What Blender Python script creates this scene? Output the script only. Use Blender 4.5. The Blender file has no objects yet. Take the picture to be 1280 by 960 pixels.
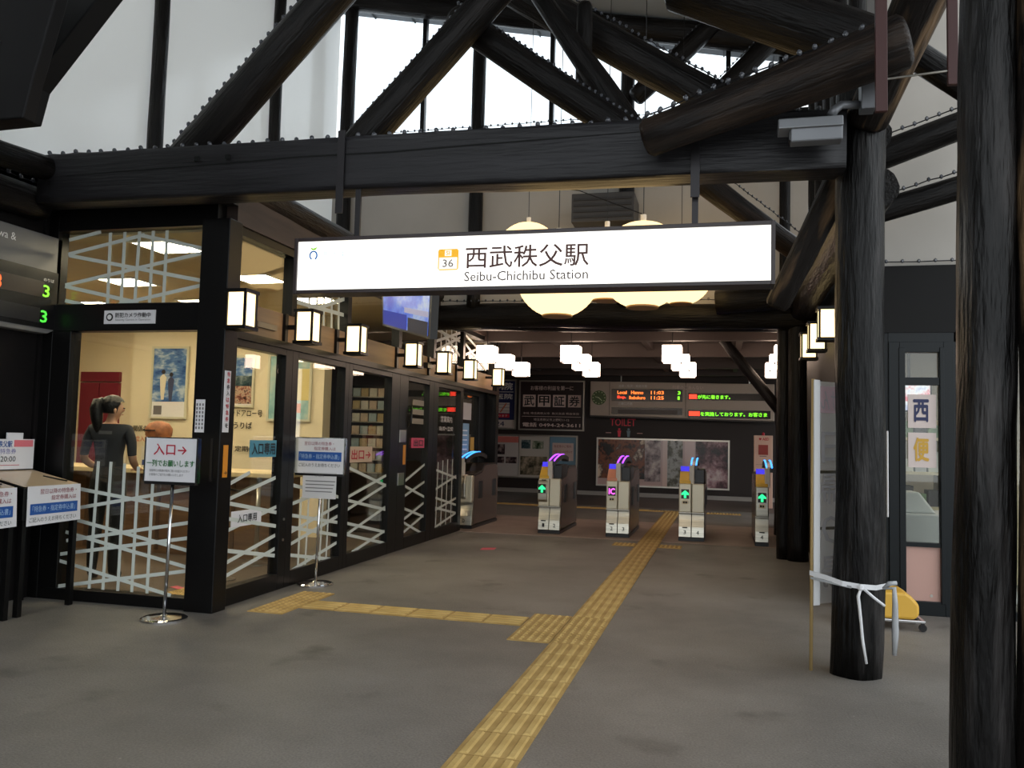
import bpy, bmesh, math, random
from mathutils import Vector, Matrix, noise
random.seed(7)
SC = bpy.context.scene
COL = SC.collection

# ------------------------------------------------------------------ camera, sky, exposure
F, YAW, PITCH, ROLL, EYE = 1050.0, math.radians(14.2), math.radians(3.78), math.radians(1.44), 1.38
fwd = Vector((-math.sin(YAW)*math.cos(PITCH), math.cos(YAW)*math.cos(PITCH), math.sin(PITCH)))
r0 = Vector((math.cos(YAW), math.sin(YAW), 0)); u0 = r0.cross(fwd)
rgt = r0*math.cos(ROLL) + u0*math.sin(ROLL); upv = u0*math.cos(ROLL) - r0*math.sin(ROLL)
cam = bpy.data.cameras.new('camera'); cam.sensor_fit = 'HORIZONTAL'; cam.sensor_width = 36.0
cam.lens = F*36.0/1280.0; cam.clip_start = 0.05; cam.clip_end = 300
camo = bpy.data.objects.new('camera', cam); COL.objects.link(camo)
mw = Matrix.Identity(4)
for i in range(3):
    mw[i][0], mw[i][1], mw[i][2] = rgt[i], upv[i], -fwd[i]
mw[0][3], mw[1][3], mw[2][3] = 0, 0, EYE
camo.matrix_world = mw
SC.camera = camo
W = bpy.data.worlds.new('overcast_sky'); SC.world = W; W.use_nodes = True
bgn = W.node_tree.nodes['Background']
bgn.inputs[0].default_value = (0.90, 0.96, 1.0, 1); bgn.inputs[1].default_value = 1.9
vs = SC.view_settings
vs.view_transform = 'Standard'; vs.look = 'None'; vs.gamma = 1.0; vs.use_curve_mapping = False
vs.exposure = 0.25
try:
    SC.cycles.use_denoising = True
    SC.cycles.max_bounces = 8; SC.cycles.diffuse_bounces = 4; SC.cycles.glossy_bounces = 3
    SC.cycles.transparent_max_bounces = 12; SC.cycles.sample_clamp_indirect = 6.0
except Exception:
    pass

# ------------------------------------------------------------------ materials
MATS = {}
def srgb(r, g, b):
    f = lambda c: (c/255/12.92) if c/255 <= 0.04045 else ((c/255+0.055)/1.055)**2.4
    return (f(r), f(g), f(b), 1)
def M(name, col=(128,128,128), rough=0.5, metal=0.0, emit=None, es=0.0, col2=None, nscale=8.0, stretch=(1,1,1), bump=0.0,
      bscale=None, lo=0.35, hi=0.65, detail=5.0, spec=0.5, alpha=None):
    if name in MATS: return MATS[name]
    m = bpy.data.materials.new(name); m.use_nodes = True; nt = m.node_tree; N = nt.nodes; L = nt.links
    b = N['Principled BSDF']
    b.inputs['Base Color'].default_value = srgb(*col); b.inputs['Roughness'].default_value = rough
    b.inputs['Metallic'].default_value = metal; b.inputs['Specular IOR Level'].default_value = spec
    if emit:
        b.inputs['Emission Color'].default_value = srgb(*emit); b.inputs['Emission Strength'].default_value = es
    if col2 or bump:
        tc = N.new('ShaderNodeTexCoord'); mp = N.new('ShaderNodeMapping'); mp.inputs['Scale'].default_value = stretch
        L.new(tc.outputs['Object'], mp.inputs[0])
        nz = N.new('ShaderNodeTexNoise'); nz.inputs['Scale'].default_value = nscale; nz.inputs['Detail'].default_value = detail
        L.new(mp.outputs[0], nz.inputs['Vector'])
        if col2:
            cr = N.new('ShaderNodeValToRGB'); cr.color_ramp.elements[0].position = lo; cr.color_ramp.elements[1].position = hi
            cr.color_ramp.elements[0].color = srgb(*col); cr.color_ramp.elements[1].color = srgb(*col2)
            L.new(nz.outputs['Fac'], cr.inputs[0]); L.new(cr.outputs[0], b.inputs['Base Color'])
        if bump:
            n2 = nz
            if bscale:
                n2 = N.new('ShaderNodeTexNoise'); n2.inputs['Scale'].default_value = bscale; n2.inputs['Detail'].default_value = 6
                L.new(mp.outputs[0], n2.inputs['Vector'])
            bp = N.new('ShaderNodeBump'); bp.inputs['Strength'].default_value = bump; bp.inputs['Distance'].default_value = 0.02
            L.new(n2.outputs['Fac'], bp.inputs['Height']); L.new(bp.outputs[0], b.inputs['Normal'])
    MATS[name] = m
    return m
def glass(name, tint=(235,240,240), refl=1.0):
    if name in MATS: return MATS[name]
    m = bpy.data.materials.new(name); m.use_nodes = True; nt = m.node_tree; N = nt.nodes; L = nt.links
    N.remove(N['Principled BSDF']); out = N['Material Output']
    t = N.new('ShaderNodeBsdfTransparent'); t.inputs[0].default_value = srgb(*tint)
    g = N.new('ShaderNodeBsdfGlossy'); g.inputs['Roughness'].default_value = 0.015; g.inputs[0].default_value = (refl, refl, refl, 1)
    lw_ = N.new('ShaderNodeLayerWeight'); lw_.inputs[0].default_value = 0.5
    pw = N.new('ShaderNodeMath'); pw.operation = 'POWER'; pw.inputs[1].default_value = 5.0; L.new(lw_.outputs['Facing'], pw.inputs[0])
    fr = N.new('ShaderNodeMath'); fr.operation = 'MULTIPLY_ADD'; fr.inputs[1].default_value = 0.96; fr.inputs[2].default_value = 0.04; L.new(pw.outputs[0], fr.inputs[0])
    mx = N.new('ShaderNodeMixShader')
    L.new(fr.outputs[0], mx.inputs[0]); L.new(t.outputs[0], mx.inputs[1]); L.new(g.outputs[0], mx.inputs[2]); L.new(mx.outputs[0], out.inputs[0])
    MATS[name] = m
    return m
def frosted(name, col=(235,235,232), trans=0.5):
    m = bpy.data.materials.new(name); m.use_nodes = True; nt = m.node_tree; N = nt.nodes; L = nt.links
    N.remove(N['Principled BSDF']); out = N['Material Output']
    d = N.new('ShaderNodeBsdfDiffuse'); d.inputs[0].default_value = srgb(*col)
    t = N.new('ShaderNodeBsdfTranslucent'); t.inputs[0].default_value = srgb(*col)
    g = N.new('ShaderNodeBsdfGlossy'); g.inputs['Roughness'].default_value = 0.12
    mx = N.new('ShaderNodeMixShader'); mx.inputs[0].default_value = trans
    fr = N.new('ShaderNodeFresnel'); fr.inputs[0].default_value = 1.4
    m2 = N.new('ShaderNodeMixShader')
    L.new(d.outputs[0], mx.inputs[1]); L.new(t.outputs[0], mx.inputs[2])
    L.new(fr.outputs[0], m2.inputs[0]); L.new(mx.outputs[0], m2.inputs[1]); L.new(g.outputs[0], m2.inputs[2]); L.new(m2.outputs[0], out.inputs[0])
    MATS[name] = m
    return m
def photo(name, cols, scale=6.0, es=0.0, stretch=(1,1,1)):
    """printed picture: patches of several colours"""
    if name in MATS: return MATS[name]
    m = bpy.data.materials.new(name); m.use_nodes = True; nt = m.node_tree; N = nt.nodes; L = nt.links
    b = N['Principled BSDF']; b.inputs['Roughness'].default_value = 0.25
    tc = N.new('ShaderNodeTexCoord'); mp = N.new('ShaderNodeMapping'); mp.inputs['Scale'].default_value = stretch
    L.new(tc.outputs['Object'], mp.inputs[0])
    nz = N.new('ShaderNodeTexNoise'); nz.inputs['Scale'].default_value = scale; nz.inputs['Detail'].default_value = 7; nz.inputs['Roughness'].default_value = 0.65
    L.new(mp.outputs[0], nz.inputs['Vector'])
    cr = N.new('ShaderNodeValToRGB'); cr.color_ramp.interpolation = 'LINEAR'
    e = cr.color_ramp.elements; n = len(cols)
    while len(e) < n: e.new(0.5)
    for i, c in enumerate(cols):
        e[i].position = 0.38 + 0.24*i/(n-1); e[i].color = srgb(*c)
    L.new(nz.outputs['Fac'], cr.inputs[0]); L.new(cr.outputs[0], b.inputs['Base Color'])
    if es:
        L.new(cr.outputs[0], b.inputs['Emission Color']); b.inputs['Emission Strength'].default_value = es
    MATS[name] = m
    return m
def glow(name, col, s): return M(name, (20,20,20), 0.6, emit=col, es=s)

log_dark = M('charred_log', (15,13,12), 0.38, col2=(36,32,30), nscale=3.0, stretch=(5,5,0.6), bump=0.7, bscale=9, lo=0.42, hi=0.85, spec=0.16)
log_grey = M('weathered_log', (10,9,9), 0.33, col2=(66,63,62), nscale=2.4, stretch=(4.5,4.5,0.55), bump=1.0, bscale=8, lo=0.5, hi=0.8, spec=0.2)
log_bark = M('bark_log', (24,19,16), 0.55, col2=(128,102,74), nscale=2.0, stretch=(4,4,0.7), bump=0.9, bscale=9, lo=0.52, hi=0.72, spec=0.2)
log_brown = M('brown_log', (22,17,15), 0.45, col2=(60,47,37), nscale=2.2, stretch=(5,5,0.7), bump=0.7, bscale=9, lo=0.4, hi=0.75, spec=0.2)
beam_hewn = M('hewn_beam', (28,27,29), 0.44, col2=(44,43,46), nscale=2.0, stretch=(4,4,0.35), bump=0.4, bscale=10, lo=0.35, hi=0.75, spec=0.3)
black_wall = M('black_wall', (17,15,15), 0.6, col2=(23,20,20), nscale=3, bump=0.1, bscale=30, spec=0.15)
black_frame = M('black_aluminium', (12,11,11), 0.36, spec=0.25)
dark_teal = M('shop_frame', (12,18,21), 0.38, spec=0.25)
beige = M('beige_plaster', (178,172,164), 0.85, col2=(186,180,172), nscale=1.5)
cream = M('cream_wall', (230,214,182), 0.8)
white_paint = M('white_tape', (206,212,204), 0.5)
steel = M('steel', (190,186,178), 0.28, metal=1.0)
brushed = M('brushed_steel', (205,200,186), 0.36, metal=1.0, col2=(180,176,164), nscale=3, stretch=(1,1,12))
chrome = M('chrome', (215,215,215), 0.12, metal=1.0)
paper = M('white_paper', (226,224,226), 0.6)
ink_red = M('red_ink', (186,24,48), 0.5); ink_green = M('green_ink', (36,112,52), 0.5); ink_black = M('black_ink', (24,22,24), 0.5)
ink_blue = M('blue_ink', (30,84,160), 0.5); ink_grey = M('grey_ink', (110,106,108), 0.5); ink_white = M('white_ink', (232,230,228), 0.5)
ink_maroon = M('maroon_ink', (140,40,60), 0.5); ink_navy = M('navy_ink', (30,38,84), 0.5)
yellow_tile = M('yellow_tactile', (178,146,82), 0.7, col2=(204,174,110), nscale=4, bump=0.15, bscale=60, lo=0.3, hi=0.7)
dark_metal = M('dark_steel', (44,42,44), 0.4, metal=0.6)
black_plastic = M('black_plastic', (20,19,20), 0.35)
smoked = M('smoked_panel', (74,62,58), 0.22, spec=0.6)
soffit_m = M('soffit_board', (150,156,162), 0.7)

# ------------------------------------------------------------------ mesh helpers
class MB:
    def __init__(s): s.v = []; s.f = []; s.m = []
    def add(s, vs, fs, mi=0):
        o = len(s.v); s.v += [tuple(p) for p in vs]; s.f += [tuple(o+i for i in q) for q in fs]; s.m += [mi]*len(fs); return s
    def box(s, x0, x1, y0, y1, z0, z1, mi=0):
        return s.add([(x0,y0,z0),(x1,y0,z0),(x1,y1,z0),(x0,y1,z0),(x0,y0,z1),(x1,y0,z1),(x1,y1,z1),(x0,y1,z1)],
                     [(3,2,1,0),(4,5,6,7),(0,1,5,4),(1,2,6,5),(2,3,7,6),(3,0,4,7)], mi)
    def prism(s, poly, axis, a, b, mi=0):
        """poly: 2D points (counter-clockwise); axis: extrusion axis from a to b"""
        n = len(poly)
        def P(p, t):
            return {'x': (t, p[0], p[1]), 'y': (p[0], t, p[1]), 'z': (p[0], p[1], t)}[axis]
        vs = [P(p, a) for p in poly] + [P(p, b) for p in poly]
        fs = [tuple(range(n-1, -1, -1)), tuple(range(n, 2*n))] + [(i, (i+1) % n, n+(i+1) % n, n+i) for i in range(n)]
        return s.add(vs, fs, mi)
    def tube(s, pts, rad, seg=10, cap=True, mi=0):
        pts = [Vector(p) for p in pts]; n = len(pts)
        if not hasattr(rad, '__len__'): rad = [rad]*n
        prev = None; rings = []
        for i, p in enumerate(pts):
            d = (pts[min(i+1, n-1)] - pts[max(i-1, 0)]).normalized()
            if prev is None:
                a = d.orthogonal().normalized()
            else:
                a = (prev - d*prev.dot(d)).normalized()
            prev = a; b = d.cross(a)
            rings.append([p + (a*math.cos(t) + b*math.sin(t))*rad[i] for t in [2*math.pi*k/seg for k in range(seg)]])
        vs = [q for r in rings for q in r]
        fs = [(i*seg+k, i*seg+(k+1) % seg, (i+1)*seg+(k+1) % seg, (i+1)*seg+k) for i in range(n-1) for k in range(seg)]
        if cap: fs += [tuple(range(seg-1, -1, -1)), tuple((n-1)*seg+k for k in range(seg))]
        return s.add(vs, fs, mi)
    def lathe(s, prof, c=(0,0,0), seg=24, mi=0, sx=1, sy=1):
        vs = [(c[0]+r*sx*math.cos(2*math.pi*k/seg), c[1]+r*sy*math.sin(2*math.pi*k/seg), c[2]+z) for r, z in prof for k in range(seg)]
        n = len(prof)
        fs = [(i*seg+k, i*seg+(k+1) % seg, (i+1)*seg+(k+1) % seg, (i+1)*seg+k) for i in range(n-1) for k in range(seg)]
        fs += [tuple(range(seg-1, -1, -1)), tuple((n-1)*seg+k for k in range(seg))]
        return s.add(vs, fs, mi)
    def seg_strip(s, p, q, w, plane, depth, t=0.002):
        """flat strip between 2D points p and q, on plane 'x' or 'y' at depth"""
        d = Vector((q[0]-p[0], q[1]-p[1])); d.normalize(); nrm = Vector((-d.y, d.x))*(w/2)
        poly = [(p[0]+nrm.x, p[1]+nrm.y), (p[0]-nrm.x, p[1]-nrm.y), (q[0]-nrm.x, q[1]-nrm.y), (q[0]+nrm.x, q[1]+nrm.y)]
        return s.prism(poly, plane, depth, depth+t)
    def mesh(s, name, off=(0,0,0)):
        me = bpy.data.meshes.new(name)
        me.from_pydata([(x-off[0], y-off[1], z-off[2]) for x, y, z in s.v], [], s.f)
        bm = bmesh.new(); bm.from_mesh(me); bmesh.ops.recalc_face_normals(bm, faces=bm.faces); bm.to_mesh(me); bm.free()
        if any(s.m): me.polygons.foreach_set('material_index', s.m)
        me.update(); return me
def root_loc(o):
    while o.parent: o = o.parent
    return o.location
def put(name, mb, mat, parent=None, bevel=0.0, smooth=False, loc=None, local=False, label=None):
    """mb in world coordinates; with a parent it is stored relative to the parent's root"""
    off = (0,0,0)
    if parent is not None and not local: off = tuple(root_loc(parent))
    elif loc is not None and not local: off = loc
    me = mb.mesh(name, off)
    for mm in (mat if isinstance(mat, (list, tuple)) else [mat]): me.materials.append(mm)
    if smooth:
        me.polygons.foreach_set('use_smooth', [True]*len(me.polygons))
    o = bpy.data.objects.new(name, me); COL.objects.link(o)
    if parent is not None: o.parent = parent
    elif loc is not None: o.location = loc
    if bevel:
        bv = o.modifiers.new('edge', 'BEVEL'); bv.width = bevel; bv.segments = 2; bv.limit_method = 'ANGLE'; bv.angle_limit = math.radians(40)
    if label: o['label'] = label
    return o
def tag(o, label, cat=None, group=None, kind=None):
    o['label'] = label
    if cat: o['category'] = cat
    if group: o['group'] = group
    if kind: o['kind'] = kind
    return o
def thing(name, loc, label, cat, group=None, kind=None, rz=0.0):
    o = bpy.data.objects.new(name, None); COL.objects.link(o); o.location = loc; o.rotation_euler = (0,0,rz); o.empty_display_size = 0.1
    return tag(o, label, cat, group, kind)
def B(*a): return MB().box(*a)
def copy_tree(o, parent=None):
    c = o.copy(); COL.objects.link(c); c.parent = parent
    for ch in list(o.children): copy_tree(ch, c)
    return c
_txt = {}
def text_mesh(s, bold):
    if (s, bold) not in _txt:
        c = bpy.data.curves.new('t', 'FONT'); c.body = s; c.size = 1; c.resolution_u = 2; c.extrude = 0.0
        o = bpy.data.objects.new('t', c); me = bpy.data.meshes.new_from_object(o)
        vs = [tuple(v.co) for v in me.vertices]; fs = [tuple(p.vertices) for p in me.polygons]
        if bold > 0:                                   # heavier weight: the glyphs drawn several times, slightly shifted
            n0, f0, v0 = len(vs), list(fs), list(vs)
            for q, (dx, dy) in enumerate(((1,0),(-1,0),(0,1),(0,-1))):
                vs += [(x+dx*bold, y+dy*bold, 0.0004*(q+1)) for x, y, z in v0]; fs += [tuple(i+n0*(q+1) for i in f) for f in f0]
        bpy.data.objects.remove(o); bpy.data.curves.remove(c); bpy.data.meshes.remove(me)
        xs = [v[0] for v in vs]; ys = [v[1] for v in vs]
        _txt[(s, bold)] = (vs, fs, min(xs), max(xs), min(ys), max(ys))
    return _txt[(s, bold)]
def text(s, parent, mat, o, w, h, right=(1,0,0), up=(0,0,1), bold=0.0, name='lettering', local=False, mirror=False):
    """text filling the w x h rectangle whose lower corner is o"""
    vs, fs, x0, x1, y0, y1 = text_mesh(s, bold)
    R, U, O = Vector(right), Vector(up), Vector(o); Nn = R.cross(U).normalized(); m = MB(); out = []
    for x, y, z in vs:
        u = (x-x0)/max(x1-x0, 1e-6); v = (y-y0)/max(y1-y0, 1e-6)
        if mirror: u = 1-u
        out.append(O + R*(u*w) + U*(v*h) + Nn*z)
    m.add(out, fs)
    off = (0,0,0) if (local or parent is None) else tuple(root_loc(parent))
    me = bpy.data.meshes.new(name); me.from_pydata([(a-off[0], b-off[1], c-off[2]) for a, b, c in m.v], [], m.f); me.materials.append(mat)
    ob = bpy.data.objects.new(name, me); COL.objects.link(ob); ob.parent = parent
    return ob
def frame4(m, a0, a1, z0, z1, t, plane, d0, d1, tb=None, tt=None):
    """rectangular frame: plane 'y' -> a is x, plane 'x' -> a is y"""
    tb = t if tb is None else tb; tt = t if tt is None else tt
    for (p, q, r, s) in ((a0, a0+t, z0, z1), (a1-t, a1, z0, z1), (a0+t, a1-t, z0, z0+tb), (a0+t, a1-t, z1-tt, z1)):
        if plane == 'y': m.box(p, q, d0, d1, r, s)
        else: m.box(d0, d1, p, q, r, s)
    return m

def log(name, p0, p1, ra, rb, mat, label, cat='log', rough=0.10, seg=18, rings=None, flat=None, kind=None, group=None, seed=None):
    """irregular tree trunk from p0 to p1; flat=(half width, half height) squares it off"""
    p0, p1 = Vector(p0), Vector(p1); L = (p1-p0).length; n = rings or max(6, int(L/0.18)); sd = random.random()*50 if seed is None else seed
    mb = MB(); vs = []
    ts = [i/n for i in range(n+1)]
    if name == 'truss_log':                       # sawn ends with rounded edges
        ts = [0, 0.03/L] + ts[1:-1] + [1-0.03/L, 1]; n = len(ts)-1
    for i, t in enumerate(ts):
        r = ra+(rb-ra)*t
        if name == 'truss_log' and i in (0, n): r *= 0.80
        bx = (noise.noise((sd, t*L*0.5, 3.1)))*r*0.22; by = (noise.noise((sd+9, t*L*0.5, 7.7)))*r*0.22
        for k in range(seg):
            a = 2*math.pi*k/seg
            q = noise.noise((math.cos(a)*1.3+sd, math.sin(a)*1.3, t*L*0.9))*rough + noise.noise((math.cos(a)*4+sd, math.sin(a)*4, t*L*2.5))*rough*0.4
            x, y = math.cos(a)*r*(1+q)+bx, math.sin(a)*r*(1+q)+by
            if flat:
                x = max(-flat[0], min(flat[0], x)); y = max(-flat[1], min(flat[1], y))
            vs.append((x, y, t*L))
    fs = [(i*seg+k, i*seg+(k+1) % seg, (i+1)*seg+(k+1) % seg, (i+1)*seg+k) for i in range(n) for k in range(seg)]
    fs += [tuple(range(seg-1, -1, -1)), tuple(n*seg+k for k in range(seg))]
    mb.add(vs, fs); me = mb.mesh(name); me.materials.append(mat)
    me.polygons.foreach_set('use_smooth', [len(p.vertices) == 4 for p in me.polygons])
    o = bpy.data.objects.new(name, me); COL.objects.link(o)
    d = (p1-p0).normalized(); ref = Vector((0,0,1)) if abs(d.z) < 0.95 else Vector((0,1,0))
    xa = ref.cross(d).normalized(); ya = d.cross(xa)
    R = Matrix((xa, ya, d)).transposed()
    o.rotation_mode = 'QUATERNION'; o.rotation_quaternion = R.to_quaternion(); o.location = p0
    return tag(o, label, cat, group, kind)

bulb_mesh = {}
def string_light(pts, label, spacing=0.11, r=0.016, single=False, sag=0.012):
    """wire with little capped lamps laid along a log"""
    pts = [Vector(p) for p in pts]
    t = thing('string_light', pts[0], label, 'string light', 'string lights on the roof logs')
    L = sum((pts[i+1]-pts[i]).length for i in range(len(pts)-1)); n = int(L/spacing); samples = []
    for i in range(n+1):
        s = i*spacing; k = 0
        while k < len(pts)-2 and s > (pts[k+1]-pts[k]).length: s -= (pts[k+1]-pts[k]).length; k += 1
        d = (pts[k+1]-pts[k]).normalized(); samples.append(pts[k]+d*s+Vector((0, 0, random.uniform(0, sag))))
    put('cord', MB().tube(samples, 0.005, 5), M('cord_black', (18,18,20), 0.3), t)
    lamp = M('lamp_clear', (70,72,78), 0.12, spec=0.8)
    if single:
        if r not in bulb_mesh:
            m = MB().lathe([(r*0.5, -0.012), (r*0.9, 0.0), (r, r*0.8), (r*0.75, r*1.5), (r*0.2, r*1.8)], seg=8); bulb_mesh[r] = m.mesh('bulb'); bulb_mesh[r].materials.append(lamp)
            bulb_mesh[r].polygons.foreach_set('use_smooth', [True]*len(bulb_mesh[r].polygons))
        for p in samples:
            o = bpy.data.objects.new('bulb', bulb_mesh[r]); COL.objects.link(o); o.parent = t; o.location = p - pts[0]
            o.rotation_euler = (random.uniform(-.5,.5), random.uniform(-.5,.5), 0)
    else:
        m = MB()
        for p in samples: m.lathe([(r*0.5, -0.01), (r, 0.0), (r, r), (r*0.3, r*1.7)], c=p, seg=6)
        o = put('bulbs', m, lamp, t); o['kind'] = 'stuff'
    return t

# ================================================================== SETTING
# ground
fl = bpy.data.materials.new('floor_concrete'); fl.use_nodes = True
def _floor():
    N = fl.node_tree.nodes; L = fl.node_tree.links; b = N['Principled BSDF']
    tc = N.new('ShaderNodeTexCoord')
    n1 = N.new('ShaderNodeTexNoise'); n1.inputs['Scale'].default_value = 0.8; n1.inputs['Detail'].default_value = 6; n1.inputs['Roughness'].default_value = 0.6
    n2 = N.new('ShaderNodeTexNoise'); n2.inputs['Scale'].default_value = 90; n2.inputs['Detail'].default_value = 3
    n3 = N.new('ShaderNodeTexNoise'); n3.inputs['Scale'].default_value = 1.7; n3.inputs['Detail'].default_value = 5
    n4 = N.new('ShaderNodeTexVoronoi'); n4.inputs['Scale'].default_value = 5.0
    for n in (n1, n2, n3, n4): L.new(tc.outputs['Object'], n.inputs['Vector'])
    r1 = N.new('ShaderNodeValToRGB'); r1.color_ramp.elements[0].position = 0.3; r1.color_ramp.elements[1].position = 0.7
    r1.color_ramp.elements[0].color = srgb(98,94,90); r1.color_ramp.elements[1].color = srgb(132,127,121)
    r2 = N.new('ShaderNodeValToRGB'); r2.color_ramp.elements[0].position = 0.62; r2.color_ramp.elements[1].position = 0.74
    r2.color_ramp.elements[0].color = (0,0,0,1); r2.color_ramp.elements[1].color = (1,1,1,1)
    L.new(n1.outputs['Fac'], r1.inputs[0]); L.new(n3.outputs['Fac'], r2.inputs[0])
    mx = N.new('ShaderNodeMixRGB'); mx.blend_type = 'MIX'; L.new(r2.outputs[0], mx.inputs[0]); L.new(r1.outputs[0], mx.inputs[1]); mx.inputs[2].default_value = srgb(84,80,76)
    r3 = N.new('ShaderNodeValToRGB'); r3.color_ramp.elements[0].position = 0.3; r3.color_ramp.elements[1].position = 0.75
    r3.color_ramp.elements[0].color = (0.75,0.75,0.75,1); r3.color_ramp.elements[1].color = (1.2,1.2,1.2,1)
    L.new(n2.outputs['Fac'], r3.inputs[0])
    m2 = N.new('ShaderNodeMixRGB'); m2.blend_type = 'MULTIPLY'; m2.inputs[0].default_value = 1; L.new(mx.outputs[0], m2.inputs[1]); L.new(r3.outputs[0], m2.inputs[2])
    r4 = N.new('ShaderNodeValToRGB'); r4.color_ramp.elements[0].position = 0.02; r4.color_ramp.elements[1].position = 0.03
    r4.color_ramp.elements[0].color = (1,1,1,1); r4.color_ramp.elements[1].color = (0,0,0,1); L.new(n4.outputs['Distance'], r4.inputs[0])
    m3 = N.new('ShaderNodeMixRGB'); L.new(r4.outputs[0], m3.inputs[0]); L.new(m2.outputs[0], m3.inputs[1]); m3.inputs[2].default_value = srgb(150,146,140)
    L.new(m3.outputs[0], b.inputs['Base Color']); b.inputs['Roughness'].default_value = 0.55
    bp = N.new('ShaderNodeBump'); bp.inputs['Strength'].default_value = 0.25; bp.inputs['Distance'].default_value = 0.01
    L.new(n2.outputs['Fac'], bp.inputs['Height']); L.new(bp.outputs[0], b.inputs['Normal'])
_floor()
floor = put('floor', B(-20, 24, -24, 30, -0.2, 0), fl); tag(floor, 'dark worn concrete floor of the station concourse', 'floor', kind='structure')
band_m = M('floor_band', (156,138,128), 0.5, col2=(142,126,118), nscale=3)
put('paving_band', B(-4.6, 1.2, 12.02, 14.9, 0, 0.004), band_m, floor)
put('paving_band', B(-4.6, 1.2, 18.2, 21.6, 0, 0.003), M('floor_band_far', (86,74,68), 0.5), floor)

# tactile tiles (children of the floor)
def tile_mesh(kind):
    m = MB().box(-0.1485, 0.1485, -0.1485, 0.1485, 0, 0.008, 1)
    if kind == 'bar':
        for k in range(4):
            x = -0.108+0.072*k; m.add([(x-0.022,-0.14,0.008),(x+0.022,-0.14,0.008),(x+0.022,0.14,0.008),(x-0.022,0.14,0.008),(x-0.013,-0.133,0.015),(x+0.013,-0.133,0.015),(x+0.013,0.133,0.015),(x-0.013,0.133,0.015)],
                [(4,5,6,7),(0,1,5,4),(1,2,6,5),(2,3,7,6),(3,0,4,7)])
    else:
        for i in range(5):
            for j in range(5):
                x, y = -0.116+0.058*i, -0.116+0.058*j; a, c = 0.014, 0.007
                m.add([(x-a,y-a,0.008),(x+a,y-a,0.008),(x+a,y+a,0.008),(x-a,y+a,0.008),(x-c,y-c,0.015),(x+c,y-c,0.015),(x+c,y+c,0.015),(x-c,y+c,0.015)],
                      [(4,5,6,7),(0,1,5,4),(1,2,6,5),(2,3,7,6),(3,0,4,7)])
    me = m.mesh('tactile_tile'); me.materials.append(yellow_tile); me.materials.append(M('yellow_tactile_base', (160,129,72), 0.8, col2=(184,152,92), nscale=5)); return me
bar_t, dot_t = tile_mesh('bar'), tile_mesh('dot')
def tile(me, x, y, rz=0.0):
    o = bpy.data.objects.new('tactile_tile', me); COL.objects.link(o); o.parent = floor; o.location = (x, y, 0.0); o.rotation_euler = (0,0,rz)
for i in range(11): tile(bar_t, -0.985, 5.563-0.302*i)
for i in range(3):
    for x in (-0.985, -1.29): tile(dot_t, x, 5.865+0.302*i)
y = 6.77
while y < 17.2: tile(bar_t, -0.985, y); y += 0.302
for i in range(6): tile(bar_t, -1.6-0.302*i, 6.32, math.pi/2)
for i in range(3): tile(dot_t, -3.415, 6.06+0.302*i)
tile(dot_t, -1.29, 11.5); tile(dot_t, -0.68, 11.5)
for i in range(6): tile(dot_t, 0.2-0.302*i, 17.4)
for i in range(12): tile(bar_t, -1.6-0.302*i, 17.4+0.02*i, math.pi/2)

# walls ---------------------------------------------------------------
tag(put('wall_left', B(-5.75, -5.5, -4, 5.72, 0, 3.45), black_wall), 'black plank wall beside the writing desks', 'wall', kind='structure')
back = put('wall_back', B(-9, 4, 21.8, 22.0, 0, 3.3), M('back_wall', (34,25,23), 0.55)); tag(back, 'dark brown wall at the end of the gate hall', 'wall', kind='structure')
tag(put('baseboard_back', B(-7, 4, 21.74, 21.8, 0, 0.1), M('pale_skirting', (150,144,138), 0.3)), 'pale skirting strip along the end wall', 'skirting', kind='structure')
tag(put('wall_right', B(1.1, 1.25, 7.95, 15.5, 0, 3.3), black_wall), 'dark wall carrying the square lanterns beside the shop', 'wall', kind='structure')
tag(put('wall_hall_left', B(-9.2, -9.0, 13.9, 21.8, 0, 3.3), black_wall), 'dark side wall far behind the ticket gates', 'wall', kind='structure')
# gate hall ceiling and its joists
ceil = put('ceiling', B(-9, 4, 10.98, 22, 3.25, 3.35), M('hall_ceiling', (44,36,34), 0.7)); tag(ceil, 'dark boarded ceiling over the ticket gates', 'ceiling', kind='structure')
for i, yy in enumerate((13.2, 15.9, 18.6, 20.8)):
    put('joist', B(-7, 2.5, yy, yy+0.16, 2.98+0.02*i, 3.25), M('joist', (56,46,43), 0.6), ceil)
for xx in (-4.6, -3.0, -1.4, 0.2):
    put('joist', B(xx, xx+0.1, 11.2, 21.8, 3.12, 3.25), M('joist', (56,46,43), 0.6), ceil)
# upper back wall (beige) between the low hall and the clerestory
tag(put('wall_upper', B(-5.5, 1.0, 10.9, 11.0, 3.1, 5.55), beige), 'beige plaster wall below the high windows', 'wall', kind='structure')
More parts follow.
